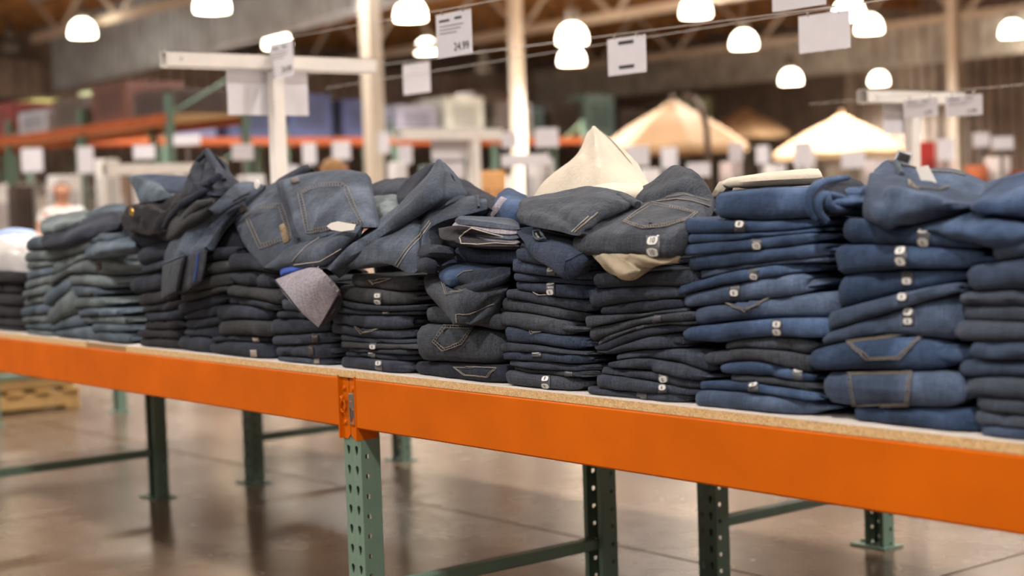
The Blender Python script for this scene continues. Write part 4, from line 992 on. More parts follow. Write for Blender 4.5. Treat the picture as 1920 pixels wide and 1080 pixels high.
# --- left end
single('pale worn jeans draped over the fanned stack', D_WORN2, [[(164, 456, .1), (195, 437, .15), (258, 427, .15)], [(159, 477, .02), (195, 463, -.01), (254, 456, .02)], [(170, 487, .02), (200, 480, .0), (254, 472, .02)]], .06, 2.8)
single('pale worn jeans on the leftmost stack with a white label', D_WORN, [[(77, 413, .15), (110, 402, .21), (168, 394, .21)], [(75, 430, .04), (110, 423, .03), (154, 410, .08)], [(82, 443, .03), (115, 433, .02), (152, 417, .06)]], .06, 3.7)
single('dark slate jeans with a pale rolled edge sagging at the left', D_DARK, [[(80, 449, .06), (120, 428, .09), (170, 408, .15), (228, 395, .17)], [(77, 462, .0), (120, 447, -.01), (170, 426, .04), (228, 413, .06)], [(92, 470, .02), (126, 464, .0), (168, 444, .02), (220, 428, .04)]], .06, 4.7, folds=((.3, .0, .2, 1, .07, .012),))
single('worn slate jeans lump behind the left stacks', D_WORN2, [[(165, 401, .27), (195, 385, .3), (230, 381, .3)], [(169, 413, .16), (200, 406, .17), (232, 406, .17)], [(172, 424, .12), (200, 422, .12), (234, 422, .12)]], .08, 5.8, freq=14, wr=.01)
single('dark slate jeans end tucked above the fanned stack', D_WORN2, [[(158, 437, .11), (190, 422, .14), (232, 419, .14)], [(155, 448, .05), (190, 442, .03), (232, 442, .05)], [(160, 456, .04), (190, 455, .03), (232, 452, .04)]], .06, 6.8)
t = thing('white_garment', 'white garment with blue print heaped at the left picture edge', 'garment', aty(20, 505, .2), LG)
cloth('body', None, plain('white_plastic_wrap', (190, 188, 190), .35), [[(-50, 446, .34), (15, 432, .34), (66, 434, .34)], [(-50, 470, .16), (15, 462, .10), (74, 466, .14)], [(-50, 508, .12), (20, 508, .06), (66, 512, .10)]], .12, 16, 18, .008, 3.2, t)
cloth('blue_print', None, plain('pale_blue_print', (128, 158, 214), .5), [[(-20, 438, .32), (20, 429, .32), (62, 431, .32)], [(-20, 446, .24), (20, 440, .22), (66, 443, .24)]], .03, 8, 14, .004, 4.2, t)

# --- open roll, its shaded inside put in as dark cloth, ending the top pair of the third stack
jr = JEAN[3, 16]
cloth('open_roll', None, D_INK, [[(1516, 352, .02), (1560, 336, .12), (1600, 334, .22), (1625, 352, .26)], [(1520, 385, .0), (1560, 366, .06), (1605, 362, .16), (1630, 376, .2)], [(1530, 412, .01), (1566, 402, .05), (1605, 398, .12), (1628, 402, .16)]], .03, 18, 24, .008, 4.2, jr, freq=14)
for q, r_ in (([(1531, 412, -.012), (1519, 396, -.02), (1516, 372, -.02), (1526, 352, -.005), (1548, 340, .04), (1590, 333, .14)], .008), ([(1552, 416, .0), (1536, 398, -.01), (1534, 376, -.01), (1548, 366, .01), (1552, 380, .01), (1566, 392, .03), (1600, 392, .1)], .009), ([(1548, 362, .02), (1580, 372, .07), (1614, 388, .14)], .007)):
    g = G(); P = spline([aty(*c) for c in q], 22); g.tube(P, [r_ * (.6 + .4 * math.sin(math.pi * i / 21)) for i in range(22)], 8); obj('rolled_layer', g, D_BLUE, jr, True)

# ================================================================== LABELS, STICKERS AND POCKETS ON THE FOLDED PAIRS
for key, px, py, w, dg in [((3, 15), 1388, 428, 16, '8'), ((3, 13), 1420, 453, 16, '10'), ((3, 10), 1414, 512, 14, '10'), ((3, 9), 1378, 541, 16, '6'), ((3, 7), 1458, 615, 15, '8'), ((3, 4), 1496, 705, 16, '10'), ((3, 2), 1413, 730, 15, '6'),
                           ((2, 8), 1732, 444, 20, '6'), ((2, 7), 1690, 480, 19, '6'), ((2, 6), 1702, 518, 18, '6'), ((2, 5), 1693, 548, 17, '6'), ((2, 4), 1704, 594, 17, '8'),
                           ((4, 9), 1232, 598, 13, '6'), ((4, 8), 1201, 613, 12, '6'), ((4, 3), 1245, 704, 15, '6'), ((4, 2), 1243, 733, 13, '6'), ((4, 1), 1204, 740, 15, '6'),
                           ((5, 12), 1034, 512, 13, '6'), ((5, 10), 1033, 541, 13, '6'), ((5, 4), 1007, 656, 14, '8'), ((5, 2), 1067, 699, 12, '6'), ((5, 1), 1024, 717, 13, '8'),
                           ((7, 10), 709, 560, 12, '6'), ((7, 8), 725, 581, 11, '8'), ((7, 4), 700, 645, 11, '8'), ((7, 2), 698, 668, 11, '6'), ((7, 1), 711, 686, 11, '8')]:
    if key in JEAN: size_sticker(JEAN[key], px, py, w, dg)
pocket(JEAN[3, 8], [(1348, 567), (1455, 557), (1398, 583)], D_BLUE2, THREAD)
pocket(JEAN[2, 3], [(1588, 643), (1626, 672), (1688, 672), (1738, 626)], D_BLUE, THREAD, 7, None, True)
pocket(JEAN[2, 2], [(1590, 702), (1712, 700), (1704, 758), (1600, 762)], D_BLUE2, THREAD, 7, None, True)
pocket(JEAN[6, 2], [(832, 612), (812, 640), (832, 658), (868, 645), (890, 615)], D_GREY, THREAD, 6, None, True)
pocket(JEAN[6, 1], [(852, 688), (872, 703), (915, 706), (932, 692)], D_INK, THREAD, 3)
pocket(JEAN[5, 6], [(985, 612), (998, 627), (1030, 622)], D_NAVY, THREAD, 3)
pocket(JEAN[5, 9], [(995, 548), (1010, 556), (1058, 554)], D_GREY, THREAD, 2)
pocket(JEAN[4, 11], [(1192, 566), (1206, 569), (1257, 560)], D_GREY, THREAD, 2)
pocket(JEAN[7, 6], [(664, 613), (678, 625), (716, 618)], D_DARK, THREAD, 3)
pocket(JEAN[7, 11], [(692, 526), (700, 532), (735, 524)], D_OLIVE, THREAD, 2)
for key, q in {(8, 3): [(586, 626), (598, 624), (598, 642), (586, 643)], (8, 2): [(579, 650), (588, 649), (590, 666), (581, 667)], (8, 1): [(590, 673), (600, 673), (600, 684), (590, 684)], (9, 1): [(470, 656), (482, 656), (483, 668), (471, 668)], (9, 2): [(474, 634), (486, 634), (488, 640), (476, 640)]}.items():
    decal('leather_tab', JEAN[key], q, BROWN_PATCH if key[0] == 8 and key[1] > 1 else plain('grey_label', (150, 140, 132), .6), .002, (4, 4))
for key, q in {(12, 8): [(181, 492), (190, 491), (190, 506), (181, 507)], (12, 6): [(166, 547), (174, 547), (174, 558), (166, 558)]}.items(): decal('leather_tab', JEAN[key], q, BROWN_PATCH, .002, (4, 4))

# ================================================================== SIGN FRAMES, CARDS AND WIRES
def sign_frame(label, pl, pr, y_l, y_r, post_px, dep, bar, zfoot, sheets):
    """white T-shaped sign holder, bar running away from the table edge"""
    A = atd(pl, y_l, dep); d = ray(pr, y_r)
    # right end on the same depth line along +Y
    B = atx(pr, y_r, A.x); B.z = A.z
    M = atx(post_px, (y_l + y_r) / 2, A.x)
    t = thing('sign_holder', label, 'sign holder', (A.x, M.y, zfoot), 'white T-shaped sign holders'); h = bar / 2
    g = G(); w = .003
    for (x0, x1, z0, z1) in ((-h, h, h - w, h), (-h, h, -h, -h + w), (-h, -h + w, -h, h), (h - w, h, -h, h)): g.box((A.x + x0, A.y, A.z + z0), (A.x + x1, B.y, A.z + z1))
    obj('cross_bar', g, WHITE, t)
    box_obj('mast', (A.x - h * .9, M.y - h * .9, zfoot), (A.x + h * .9, M.y + h * .9, A.z - h), WHITE, t, .004)
    box_obj('foot', (A.x - .12, M.y - .12, zfoot), (A.x + .12, M.y + .12, zfoot + .012), WHITE, t)
    for (x0, x1, yb) in sheets:
        P0 = atx(x0, y_l, A.x); P1 = atx(x1, y_l, A.x); zb = atx((x0 + x1) / 2, yb, A.x).z
        s = box_obj('paper_sheet', (A.x - h - .007, P0.y, zb), (A.x - h - .004, P1.y, A.z + h * .2), CARD, t)
        for yy in (P0.y + .06, P1.y - .06): box_obj('clip', (A.x - h - .012, yy - .012, A.z - .01), (A.x - h - .002, yy + .012, A.z + .02), WHITE, s)
    g = G(); g.lathe((A.x + h + .001, A.y + .06, A.z), [(.006, 0), (.006, .002), (0, .003)], 8); obj('screw', g, STEEL, t)
    return t
sign_frame('white sign frame left of the cream column, standing behind the pocketed jeans', 306, 698, 111, 125, 515, 5.9, .058, HB, [(432, 583, 215)])
sign_frame('white sign frame at the right, behind the open waistband jeans', 1617, 1800, 181, 189, 1709, 6.6, .056, 0, [(1668, 1738, 250)])
sign_frame('far white sign frame above the cardboard carton', 745, 935, 252, 256, 887, 13.5, .10, 0, [(815, 880, 300)])
sign_frame('far white sign frame behind the leg peak', 196, 420, 318, 320, 330, 12.5, .09, 0, [(300, 410, 345)])

def card(label, c, w, h, dep, lines=(), price=None, marks=False, wire_z=None):
    """plastic sleeve card hung on a wire that runs along the table"""
    P = atd(c[0], c[1], dep)
    t = thing('hanging_card', label, 'price card', P - Vector((0, 0, h / 2)), 'cards hung on wires')
    ps = box_obj('sleeve', (P.x - w / 2, P.y - .0015, P.z - h / 2), (P.x + w / 2, P.y + .0015, P.z + h / 2), CARD, t)
    for sx in (-.3, .3):
        g = G(); g.tube([(P.x + sx * w, P.y, P.z + h / 2 - .004), (P.x + sx * w, P.y - .006, P.z + h / 2 + .004), (P.x + sx * w, P.y, P.z + h / 2 + .012)], .0025, 6); obj('hook', g, STEEL, t)
    yf = P.y - .0022
    for (a, b, wd, ht) in lines: box_obj('print_line', (P.x - w / 2 + a * w, yf - .0004, P.z + h / 2 - b * h - ht * h), (P.x - w / 2 + (a + wd) * w, yf, P.z + h / 2 - b * h), BLACK if ht > .04 else plain('grey_print', (120, 116, 122), .6), t)
    if price: text('price', price, BLACK, t, (P.x + w * .22, yf - .0006, P.z - h * .30), (1, 0, 0), (0, 0, 1), h * .26)
    if marks:
        for b in (.1, .76): box_obj('black_bar', (P.x - w * .2, yf - .0006, P.z + h / 2 - (b + .09) * h), (P.x + w * .2, yf, P.z + h / 2 - b * h), BLACK, t)
    return P
L3 = [(.1, .14, .3, .05), (.55, .12, .2, .05), (.1, .28, .7, .02), (.1, .36, .62, .02), (.1, .44, .5, .02)]
c1 = card('hanging card priced 24.99 beside the bell lamps', (851, 64), .178, .135, 4.9, L3, '24.99')
c2 = card('hanging price card in front of the left sign frame mast', (528, 112), .17, .135, 6.1, L3, '24.99')
c3 = card('small blank white card right of the cream column', (781, 147), .19, .125, 6.6)
c4 = card('hanging card with two black bars', (1175, 104), .18, .120, 5.2, marks=True)
c5 = card('large blank plastic card near the top right', (1545, 60), .20, .115, 4.9)
c6 = card('grey price card on the right sign frame mast', (1726, 202), .165, .072, 6.35, L3, '13.99')
c7 = card('grey price card in front of the right column', (1807, 198), .165, .080, 6.1, L3, '13.99')
c8 = card('blank card cut off by the top picture edge', (1497, -22), .20, .115, 4.6)
def wire(label, P, Q, ext):
    P = P + Vector((0, 0, 0)); d = (Q - P); P2 = P - d * ext; Q2 = Q + d * ext
    g = G(); g.tube([P2, Q2], .0013, 5); tag(obj('hanging_wire', g, WIRE), label, 'wire', 'thin wires for the cards')
def top(P, h): return P + Vector((0, 0, h / 2 + .012))
wire('thin wire carrying the 24.99 card towards the left sign frame', top(c2, .135), top(c1, .135), 1.2)
wire('thin wire carrying the card with two black bars', top(c3, .125), top(c4, .12), 1.6)
wire('thin wire carrying the large blank plastic card', Vector((top(c5, .115).x - 1.5, top(c5, .115).y, top(c5, .115).z - .01)), top(c5, .115), .9)
wire('thin wire carrying the two grey price cards', top(c6, .085), top(c7, .095), 3.0)

# ================================================================== PARASOLS
CANVAS = plain('tan_canvas', (164, 132, 98), .8, 0, .03, 3)
CANVAS2 = plain('pale_tan_canvas', (172, 146, 114), .8, 0, .03, 3)
WOODP = plain('varnished_pole', (120, 90, 66), .5, 0, .1, 4)
def parasol(label, px, ytop, yedge, halfw, mat):
    R = 1.45; dep = F_PX * R / halfw; A = atd(px, ytop, dep); E = atd(px, yedge, dep); h = A.z - E.z
    t = thing('parasol', label, 'parasol', (A.x, A.y, 0), 'tan market parasols')
    for k in range(8):
        a0 = math.pi / 4 * k + .2; a1 = a0 + math.pi / 4; P = []
        for i in range(7):
            f = i / 6; r = .12 + (R - .12) * f; z = A.z - h * f + .05 * math.sin(math.pi * f)
            P.append([Vector((A.x + r * (math.cos(a0) * (1 - s) + math.cos(a1) * s), A.y + r * (math.sin(a0) * (1 - s) + math.sin(a1) * s), z - .035 * math.sin(math.pi * s) * f)) for s in (0, .25, .5, .75, 1)])
        P.append([q - Vector((0, 0, .13)) for q in P[-1]])
        g = G(); g.grid(P); obj('canopy_panel', g, mat, t)
        g = G(); g.tube([(A.x, A.y, A.z - .2), (A.x + R * math.cos(a0) * .97, A.y + R * math.sin(a0) * .97, E.z - .02)], .012, 5); obj('rib', g, WOODP, t)
    g = G(); g.lathe((A.x, A.y, A.z - .06), [(.36, -.08), (.2, .05), (.05, .13), (0, .14)], 12); obj('vent_cap', g, mat, t)
    g = G(); g.tube([(A.x, A.y, .06), (A.x, A.y, A.z)], .03, 8); obj('pole', g, WOODP, t)
    g = G(); g.lathe((A.x, A.y, A.z + .06), [(.03, 0), (.05, .05), (.03, .1), (0, .12)], 8); obj('finial', g, WOODP, t)
    g = G(); g.lathe((A.x, A.y, 0), [(.0, 0), (.34, 0), (.34, .06), (.08, .12), (.05, .3), (0, .3)], 16); obj('base', g, STEEL, t)
parasol('largest tan parasol right of the cream peak', 1262, 196, 274, 142, CANVAS)
parasol('smaller tan parasol half hidden between the other two', 1395, 208, 252, 92, CANVAS)
parasol('pale tan parasol left of the right sign frame', 1578, 221, 284, 132, CANVAS2)
g = G(); q = [atd(x, y, 24) for x, y in ((1282, 182), (1300, 185), (1316, 205), (1325, 240), (1328, 290), (1330, 345), (1331, 420))]; q[-1].z = 0
g.tube([q[0]] + q[1:], .05, 8); tag(obj('arched_pole', g, plain('dark_bronze', (86, 70, 60), .4, .4)), 'dark arched pole rising in front of the largest parasol', 'pole')

# ================================================================== FAR RACKS WITH GOODS
random.seed(4)
BOXC = {}
def boxmat(rgb):
    if rgb not in BOXC: BOXC[rgb] = plain('carton_%d_%d_%d' % rgb, rgb, .7, 0, .08, 3)
    return BOXC[rgb]
def carton(label, c, w, d, h, rgb, band=None, group='cartons on the far racks', name='carton', cat='carton'):
    """box with lid flaps, tape and a printed side panel"""
    x, y, z = c; t = thing(name, label, cat, c, group); z += .002
    box_obj('body', (x - w / 2, y - d / 2, z), (x + w / 2, y + d / 2, z + h), boxmat(rgb), t, min(.012, h * .1))
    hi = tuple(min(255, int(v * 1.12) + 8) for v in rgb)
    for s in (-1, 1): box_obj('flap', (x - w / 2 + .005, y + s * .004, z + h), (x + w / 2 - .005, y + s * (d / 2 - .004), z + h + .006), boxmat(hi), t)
    b = band or tuple(max(0, int(v * .82)) for v in rgb)
    box_obj('print_panel', (x - w * .34, y - d / 2 - .006, z + h * .25), (x + w * .34, y - d / 2, z + h * .8), boxmat(b), t)
    box_obj('print_panel', (x + w / 2, y - d * .34, z + h * .25), (x + w / 2 + .006, y + d * .34, z + h * .8), boxmat(b), t)
    return t
R_ORANGE = plain('far_orange_enamel', (158, 76, 30), .5, 0, .08, 3)
FGREEN = plain('far_green_enamel', (88, 112, 98), .5)
def far_rack(label, x0, x1, y0, depth, levels, bay, ztop, along='x'):
    """pallet rack along x or y; origin corner (x0, y0)"""
    t = thing('pallet_rack', label, 'rack', ((x0 + x1) / 2, y0 + depth / 2, 0) if along == 'x' else (y0 + depth / 2, (x0 + x1) / 2, 0), 'far pallet racks')
    def M(a, b, c): return (a, b, c) if along == 'x' else (b, a, c)
    n = max(1, int((x1 - x0) / bay))
    for k in range(n + 1):
        a = x0 + (x1 - x0) * k / n
        for b in (y0, y0 + depth): box_obj('post', M(a - .05, b - .04, 0), M(a + .05, b + .04, ztop), FGREEN, t)
        for z in (.5, 1.5, 2.5):
            if z < ztop: g = G(); g.tube([M(a, y0, z), M(a, y0 + depth, z + .6)], .025, 5); obj('brace', g, FGREEN, t)
    for z in levels:
        for b in (y0 - .02, y0 + depth + .02): box_obj('beam', M(x0, b - .03, z - .13), M(x1, b + .03, z), R_ORANGE, t)
        box_obj('deck', M(x0, y0, z - .02), M(x1, y0 + depth, z - .002), BOARD, t)
    return t
# left rack along the table's direction
ra = atd(60, 250, 24); ZL = ra.z
far_rack('green and orange pallet rack at the far left', ra.x - 9, ra.x + 4.5, ra.y, 1.1, [.35, ZL], 2.7, ZL + .25)
goods = [(96, 60, 52), (70, 56, 52), (92, 84, 80), (110, 44, 40), (84, 72, 66), (120, 52, 48), (150, 150, 158), (88, 76, 70)]
nm = ['dark red', 'dark brown', 'grey', 'crimson', 'brown', 'red', 'pale grey', 'taupe']
for k in range(10):
    c = goods[k % 8]; carton(f'{nm[k % 8]} carton, {ORD[k]} along the top of the far left rack', (ra.x - 9 + 2.7 * (k // 2) + .69 + 1.32 * (k % 2), ra.y + .55, ZL), 1.1, .9, .34 + .2 * ((k * 7) % 3) / 2, c, None)
for k in range(10):
    c = [(196, 190, 186), (150, 140, 130), (210, 205, 200), (120, 96, 80), (186, 180, 178)][k % 5]
    carton(f'{["white", "beige", "off-white", "brown", "light grey"][k % 5]} carton, {ORD[k]} along the lower shelf of the far left rack', (ra.x - 9 + 2.7 * (k // 2) + .69 + 1.32 * (k % 2), ra.y + .55, .35), 1.1, .9, 1.2 + .12 * (k % 3), c, (150, 140, 138))
# end racks facing the table
rb = atd(620, 258, 33); ZE = rb.z
far_rack('orange pallet rack behind the left sign frame mast', rb.y - 6.5, rb.y + 7.0, rb.x - 1.1, 1.1, [.35, ZE], 2.7, ZE + .25, 'y')
cols = [(196, 200, 130), (176, 186, 150), (96, 104, 140), (56, 66, 104), (60, 70, 110), (52, 60, 96), (150, 150, 170), (200, 206, 200), (90, 80, 76)]
nms = ['yellow-green', 'sage', 'blue-grey', 'navy', 'dark blue', 'indigo', 'lilac grey', 'white', 'brown']
for k in range(9): carton(f'{nms[k]} carton on the top of the orange rack behind the left sign frame', (rb.x - .55, rb.y - 6.5 + 2.7 * (k // 2) + .69 + 1.32 * (k % 2), ZE), .9, 1.05, .7 + .2 * ((k * 5) % 3) / 2, cols[k])
for k in range(9):
    c = [(206, 202, 204), (190, 110, 60), (80, 110, 180), (214, 208, 206), (150, 120, 96)][k % 5]
    carton(f'{["white", "orange", "blue", "cream", "tan"][k % 5]} carton, {ORD[k]} along the lower shelf behind the left sign frame', (rb.x - .55, rb.y - 6.5 + 2.7 * (k // 2) + .69 + 1.32 * (k % 2), .35), .9, 1.05, 1.1 + .2 * (k % 3), c)
rc = atd(960, 262, 44); ZC = rc.z
far_rack('farthest orange pallet rack behind the middle column', rc.y - 4, rc.y + 9.5, rc.x - 1.1, 1.1, [.35, ZC], 2.7, ZC + .25, 'y')
cols = [(176, 176, 170), (200, 206, 204), (120, 110, 104), (130, 170, 180), (96, 90, 88), (150, 190, 196), (110, 100, 96), (84, 78, 70), (176, 190, 150), (90, 84, 80)]
nms = ['light grey', 'white', 'taupe', 'pale teal', 'dark grey', 'aqua', 'grey-brown', 'dark brown', 'pale green', 'charcoal']
for k in range(10): carton(f'{nms[k]} carton on the top of the rack behind the middle column', (rc.x - .55, rc.y - 4 + 2.7 * (k // 2) + .69 + 1.32 * (k % 2), ZC), .9, 1.1, .9 + .4 * ((k * 7) % 3) / 2, cols[k])

# ================================================================== DISPLAY TABLES BEYOND, WITH GOODS
def table(label, x, y, L, W, z):
    t = thing('display_table', label, 'table', (x, y, 0), 'display tables beyond the jeans')
    box_obj('top', (x - L / 2, y - W / 2, z - .04), (x + L / 2, y + W / 2, z), WHITE, t, .01)
    for sx in (-1, 1):
        for sy in (-1, 1): box_obj('leg', (x + sx * (L / 2 - .06) - .03, y + sy * (W / 2 - .06) - .03, 0), (x + sx * (L / 2 - .06) + .03, y + sy * (W / 2 - .06) + .03, z - .04), GREEN, t)
    return t
def goods_on(px, ytop, w_px, dep, rgb, label, name='carton', cat='carton', tz=.8):
    """one carton on its own display table, seen at the given pixels"""
    P = atd(px, ytop, dep); w = w_px * dep / F_PX / 1.45
    carton(label, (P.x, P.y, tz), w, w, max(.08, P.z - tz), rgb, None, 'goods on the display tables', name, cat)
    return P
ROWS = [(11.0, [(925, 322, 52, (214, 160, 104), 'tan cardboard carton left of the cream peak'), (560, 332, 46, (206, 170, 130), 'tan carton beside the left sign frame mast'), (470, 330, 60, (206, 204, 208), 'white carton behind the hanging leg'), (640, 338, 40, (196, 190, 190), 'pale grey carton between the sign mast and the cream column')]),
        (16.0, [(1010, 300, 60, (222, 220, 222), 'white carton left of the cream peak'), (860, 318, 30, (140, 120, 104), 'brown carton right of the far sign frame'), (745, 305, 40, (210, 206, 208), 'white carton right of the cream column'), (800, 312, 32, (110, 130, 120), 'green-grey carton below the far sign frame'), (285, 310, 80, (216, 212, 210), 'white carton above the dark crumpled pile'), (400, 300, 40, (190, 130, 80), 'orange-brown carton left of the sign mast')]),
        (20.0, [(1210, 318, 60, (212, 208, 210), 'white carton under the largest parasol'), (1290, 322, 50, (130, 110, 96), 'brown carton under the largest parasol'), (1370, 305, 44, (196, 180, 176), 'pinkish grey carton between the parasols'), (1450, 310, 50, (216, 212, 214), 'white carton left of the pale parasol'), (1510, 280, 40, (220, 218, 222), 'tall white carton under the pale parasol'), (1570, 312, 44, (140, 126, 110), 'brown carton under the pale parasol'), (1640, 300, 40, (206, 196, 196), 'pale carton right of the pale parasol')]),
        (17.0, [(1725, 268, 60, (176, 44, 36), 'bright red carton beside the right sign mast'), (1770, 300, 44, (208, 190, 188), 'pink-white carton left of the right column'), (1830, 312, 46, (196, 110, 70), 'orange-brown carton right of the right column'), (1870, 296, 50, (214, 206, 204), 'white carton at the right picture edge'), (1905, 322, 40, (150, 70, 50), 'rust carton at the right picture edge'), (1680, 318, 36, (120, 40, 36), 'dark red carton left of the right sign mast')]),
        (19.0, [(120, 330, 70, (206, 202, 200), 'white carton beyond the shopper in white'), (40, 350, 60, (60, 44, 36), 'dark brown carton at the far left'), (200, 300, 50, (212, 208, 204), 'white carton right of the green posts')])]
for dep, items in ROWS:
    for it in items:
        P = goods_on(it[0], it[1], it[2], dep, it[3], it[4])
        w = it[2] * dep / F_PX / 1.45; table('white display table carrying the ' + ' '.join(it[4].split()[:9]), P.x, P.y, w * 1.04, w * 1.04, .8)
# small white sign cards on stands
for (px, py, w, h, dep, lb) in [(1025, 258, 44, 36, 15, 'white sign card left of the cream peak'), (1195, 292, 44, 38, 14, 'white sign card under the left side of the largest parasol'), (1255, 296, 30, 40, 18, 'white sign card under the largest parasol centre'),
                                (1505, 288, 34, 44, 14, 'white sign card in front of the pale parasol'), (580, 288, 26, 40, 15, 'white sign card right of the left sign mast'), (455, 285, 40, 30, 13, 'white sign card left of the left sign mast'), (760, 290, 26, 36, 17, 'white sign card right of the cream column'),
                                (1380, 285, 26, 34, 17, 'white sign card between two parasols'), (1775, 280, 30, 40, 14, 'white sign card near the right column'), (1880, 268, 40, 24, 13, 'white sign card at the right picture edge'), (985, 300, 90, 22, 12, 'wide white sign card left of the cream peak'),
                                (640, 282, 34, 34, 16, 'white sign card in front of the far orange rack'), (540, 322, 40, 24, 14, 'white sign card low beside the left sign mast'), (720, 268, 22, 40, 18, 'narrow white sign card right of the cream column'), (840, 320, 60, 30, 13, 'wide white sign card under the far sign frame'), (955, 262, 30, 30, 17, 'white sign card right of the far sign frame'),
                                (1310, 318, 44, 26, 15, 'wide white sign card low under the largest parasol'), (1430, 290, 24, 34, 19, 'narrow white sign card left of the pale parasol'), (1600, 300, 44, 30, 14, 'white sign card right under the pale parasol'), (1655, 320, 30, 30, 16, 'white sign card below the right parasol edge'), (1840, 262, 30, 26, 18, 'white sign card above the orange-brown carton'),
                                (270, 285, 40, 26, 15, 'white sign card above the gaping waist'), (160, 300, 30, 50, 17, 'tall white sign card beside the shopper in white'), (60, 300, 40, 44, 16, 'white sign card at the far left'), (350, 262, 50, 20, 16, 'white sign card above the pointed hood')]:
    P = atd(px, py, dep); W = w * dep / F_PX; H = h * dep / F_PX; t = thing('sign_card', lb, 'sign', (P.x, P.y, 0), 'white sign cards on stands')
    e = Vector((RT.x, RT.y, 0)).normalized(); n = Vector((e.y, -e.x, 0)); g = G()
    q = [P + e * sx * W / 2 + Vector((0, 0, sz * H / 2)) for sx, sz in ((-1, -1), (1, -1), (1, 1), (-1, 1))]
    g.add(q + [v - n * .01 for v in q], [(0, 1, 2, 3), (7, 6, 5, 4), (0, 4, 5, 1), (1, 5, 6, 2), (2, 6, 7, 3), (3, 7, 4, 0)]); obj('card', g, CARD, t)
    g = G(); b = P - n * .03; g.tube([(b.x, b.y, .02), (b.x, b.y, P.z)], .015, 6); obj('stand', g, STEEL, t)
    g = G(); g.lathe((b.x, b.y, 0), [(0, 0), (.16, 0), (.15, .02), (0, .025)], 12); obj('foot', g, STEEL, t)

# ================================================================== PALLET WITH CARTONS UNDER THE FAR END
PW0 = atz(152, 762, 0); wood = plain('pallet_wood', (176, 140, 88), .8, 0, .15, 6)
t = thing('wooden_pallet', 'pale wooden pallet on the floor behind the far upright', 'pallet', (PW0.x - .6, PW0.y - .5, 0))
x1, y1 = PW0.x, PW0.y; x0, y0 = x1 - 1.2, y1 - 1.2
for k in range(3): box_obj('stringer', (x0 + .02 + k * .535, y0, .02), (x0 + .11 + k * .535, y1, .11), wood, t)
for k in range(7): box_obj('deck_board', (x0, y0 + k * .183, .11), (x1, y0 + k * .183 + .1, .13), wood, t)
for k in range(3): box_obj('bottom_board', (x0, y0 + k * .55, 0), (x1, y0 + k * .55 + .1, .02), wood, t)
carton('wide kraft carton stacked on the wooden pallet', (x0 + .6, y0 + .6, .13), 1.15, 1.15, .30, (150, 118, 72), None, 'cartons on the pallet')

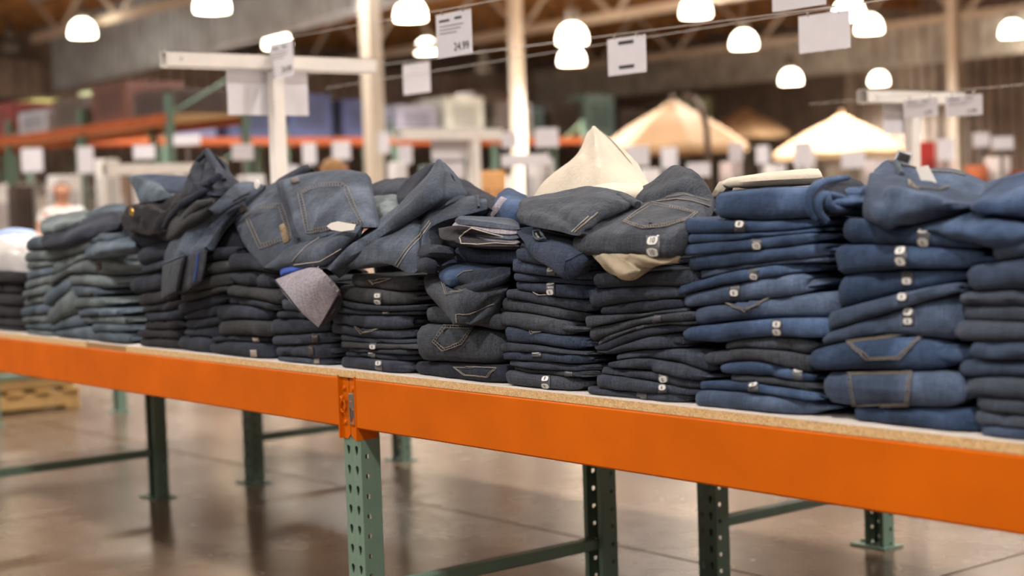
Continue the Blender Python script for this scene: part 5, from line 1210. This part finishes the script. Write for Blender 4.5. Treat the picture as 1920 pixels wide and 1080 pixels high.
# ================================================================== SHOPPERS
SKIN = plain('skin', (196, 144, 118), .6, 0, .04); HAIR = plain('brown_hair', (92, 62, 40), .6, 0, .12, 40); HAIR2 = plain('light_brown_hair', (150, 112, 72), .6, 0, .12, 40)
def skin_mesh(name, verts, edges, mat, parent, root=0):
    o0 = wloc(parent); me = bpy.data.meshes.new(name); me.from_pydata([tuple(Vector(v[:3]) - o0) for v in verts], edges, []); me.materials.append(mat)
    o = bpy.data.objects.new(name, me); COL.objects.link(o); o.parent = parent
    o.modifiers.new('skin', 'SKIN'); me_l = me.skin_vertices[0].data
    for k, v in enumerate(verts): me_l[k].radius = (v[3], v[4] if len(v) > 4 else v[3]); me_l[k].use_root = (k == root)
    s = o.modifiers.new('sub', 'SUBSURF'); s.levels = s.render_levels = 2
    return o
def person(label, P, face, h, shirt, trousers, hair, arms):
    """standing shopper; face = plan direction the person looks"""
    t = thing('person', label, 'person', (P.x, P.y, 0)); f = Vector((face[0], face[1], 0)).normalized(); s = Vector((f.y, -f.x, 0)); k = h / 1.70
    def at(a, b, z, r, r2=None): q = Vector((P.x, P.y, 0)) + s * a * k + f * b * k; return (q.x, q.y, z * k, r * k, (r2 or r) * k)
    # one continuous body: pelvis root, spine, head, arms, legs
    V = [at(0, 0, .92, .14, .11), at(0, 0, 1.12, .125, .10), at(0, .01, 1.32, .15, .11), at(0, .0, 1.43, .06), at(0, .02, 1.50, .055), at(0, .03, 1.57, .088, .095), at(0, .03, 1.64, .078, .085)]
    E = [(0, 1), (1, 2), (2, 3), (3, 4), (4, 5), (5, 6)]
    for sg in (-1, 1):
        b = len(V); el, wr = arms
        V += [at(sg * .17, 0, 1.36, .055), at(sg * .22, el[1] * .4, 1.24, .045), at(sg * .24, el[1], el[2], .040), at(sg * wr[0], wr[1], wr[2], .027), at(sg * (wr[0] - .01), wr[1] + .07, wr[2] - .01, .034, .018)]
        E += [(2, b), (b, b + 1), (b + 1, b + 2), (b + 2, b + 3), (b + 3, b + 4)]
        c = len(V)
        for fk in range(5):
            V.append(at(sg * (wr[0] - .035 + .018 * fk), wr[1] + (.12 if fk else .08), wr[2] - .015, .010)); V.append(at(sg * (wr[0] - .035 + .018 * fk), wr[1] + (.155 if fk else .10), wr[2] - .035, .008)); E += [(b + 4, len(V) - 2), (len(V) - 2, len(V) - 1)]
        d = len(V); V += [at(sg * .09, 0, .82, .092), at(sg * .10, .01, .48, .065), at(sg * .10, -.01, .10, .042), at(sg * .105, .10, .035, .035)]
        E += [(0, d), (d, d + 1), (d + 1, d + 2), (d + 2, d + 3)]
    skin_mesh('body', V, E, SKIN, t)
    T = [at(0, 0, .93, .155, .125), at(0, 0, 1.12, .14, .115), at(0, .01, 1.32, .165, .125), at(0, 0, 1.41, .075)]; TE = [(0, 1), (1, 2), (2, 3)]
    for sg in (-1, 1): b = len(T); T += [at(sg * .17, 0, 1.36, .07), at(sg * .22, arms[0][1] * .4, 1.24, .062)]; TE += [(2, b), (b, b + 1)]
    skin_mesh('shirt', T, TE, shirt, t)
    T = [at(0, 0, .96, .15, .12)]; TE = []
    for sg in (-1, 1): b = len(T); T += [at(sg * .09, 0, .82, .105), at(sg * .10, .01, .48, .08), at(sg * .10, -.01, .09, .065)]; TE += [(0, b), (b, b + 1), (b + 1, b + 2)]
    skin_mesh('trousers', T, TE, trousers, t)
    skin_mesh('hair', [at(0, -.03, 1.68, .088, .095), at(0, -.055, 1.60, .092, .085), at(0, -.06, 1.50, .085, .06), at(0, -.06, 1.40, .07, .04)], [(0, 1), (1, 2), (2, 3)], hair, t)
    hd = Vector(at(0, .03, 1.6, 0)[:3])
    for sg in (-1, 1):
        g = G(); c = hd + s * sg * .033 * k + f * .088 * k + Vector((0, 0, .01)); g.lathe(c, [(0, -.009), (.010, 0), (0, .009)], 8); obj('eye', g, BLACK, t)
        g = G(); c = hd + s * sg * .088 * k; g.lathe(c, [(0, -.03), (.014, -.01), (.016, .015), (0, .03)], 8); obj('ear', g, SKIN, t)
    g = G(); c = hd + f * .095 * k - Vector((0, 0, .02)); g.lathe(c, [(.016, -.015), (.010, .01), (.004, .04), (0, .045)], 8); obj('nose', g, SKIN, t)
    g = G(); c = hd + f * .085 * k - Vector((0, 0, .055)); g.tube([c - s * .025 * k, c, c + s * .025 * k], .006, 6); obj('mouth', g, plain('lips', (170, 96, 88), .5), t)
pa = atd(116, 372, 15.5); tocam = (CAM.x - pa.x, CAM.y - pa.y)
person('shopper in a white top with brown hair, arms forward, at the far left', pa, (tocam[0] + 4, tocam[1]), (pa.z + .06) / 1.57 * 1.70, plain('white_shirt', (228, 222, 220), .8), plain('dark_trousers', (50, 48, 54), .8), HAIR, ((.26, .1, 1.10), (.2, .3, 1.12)))
pb = atd(625, 300, 11.5)
person('shopper with light brown hair seen just above the two-pocket jeans', pb, (-.8, .6), (pb.z + .03) / 1.70 * 1.70, plain('grey_shirt', (120, 116, 112), .8), plain('dark_trousers', (50, 48, 54), .8), HAIR2, ((.24, .05, 1.08), (.22, .15, .9)))
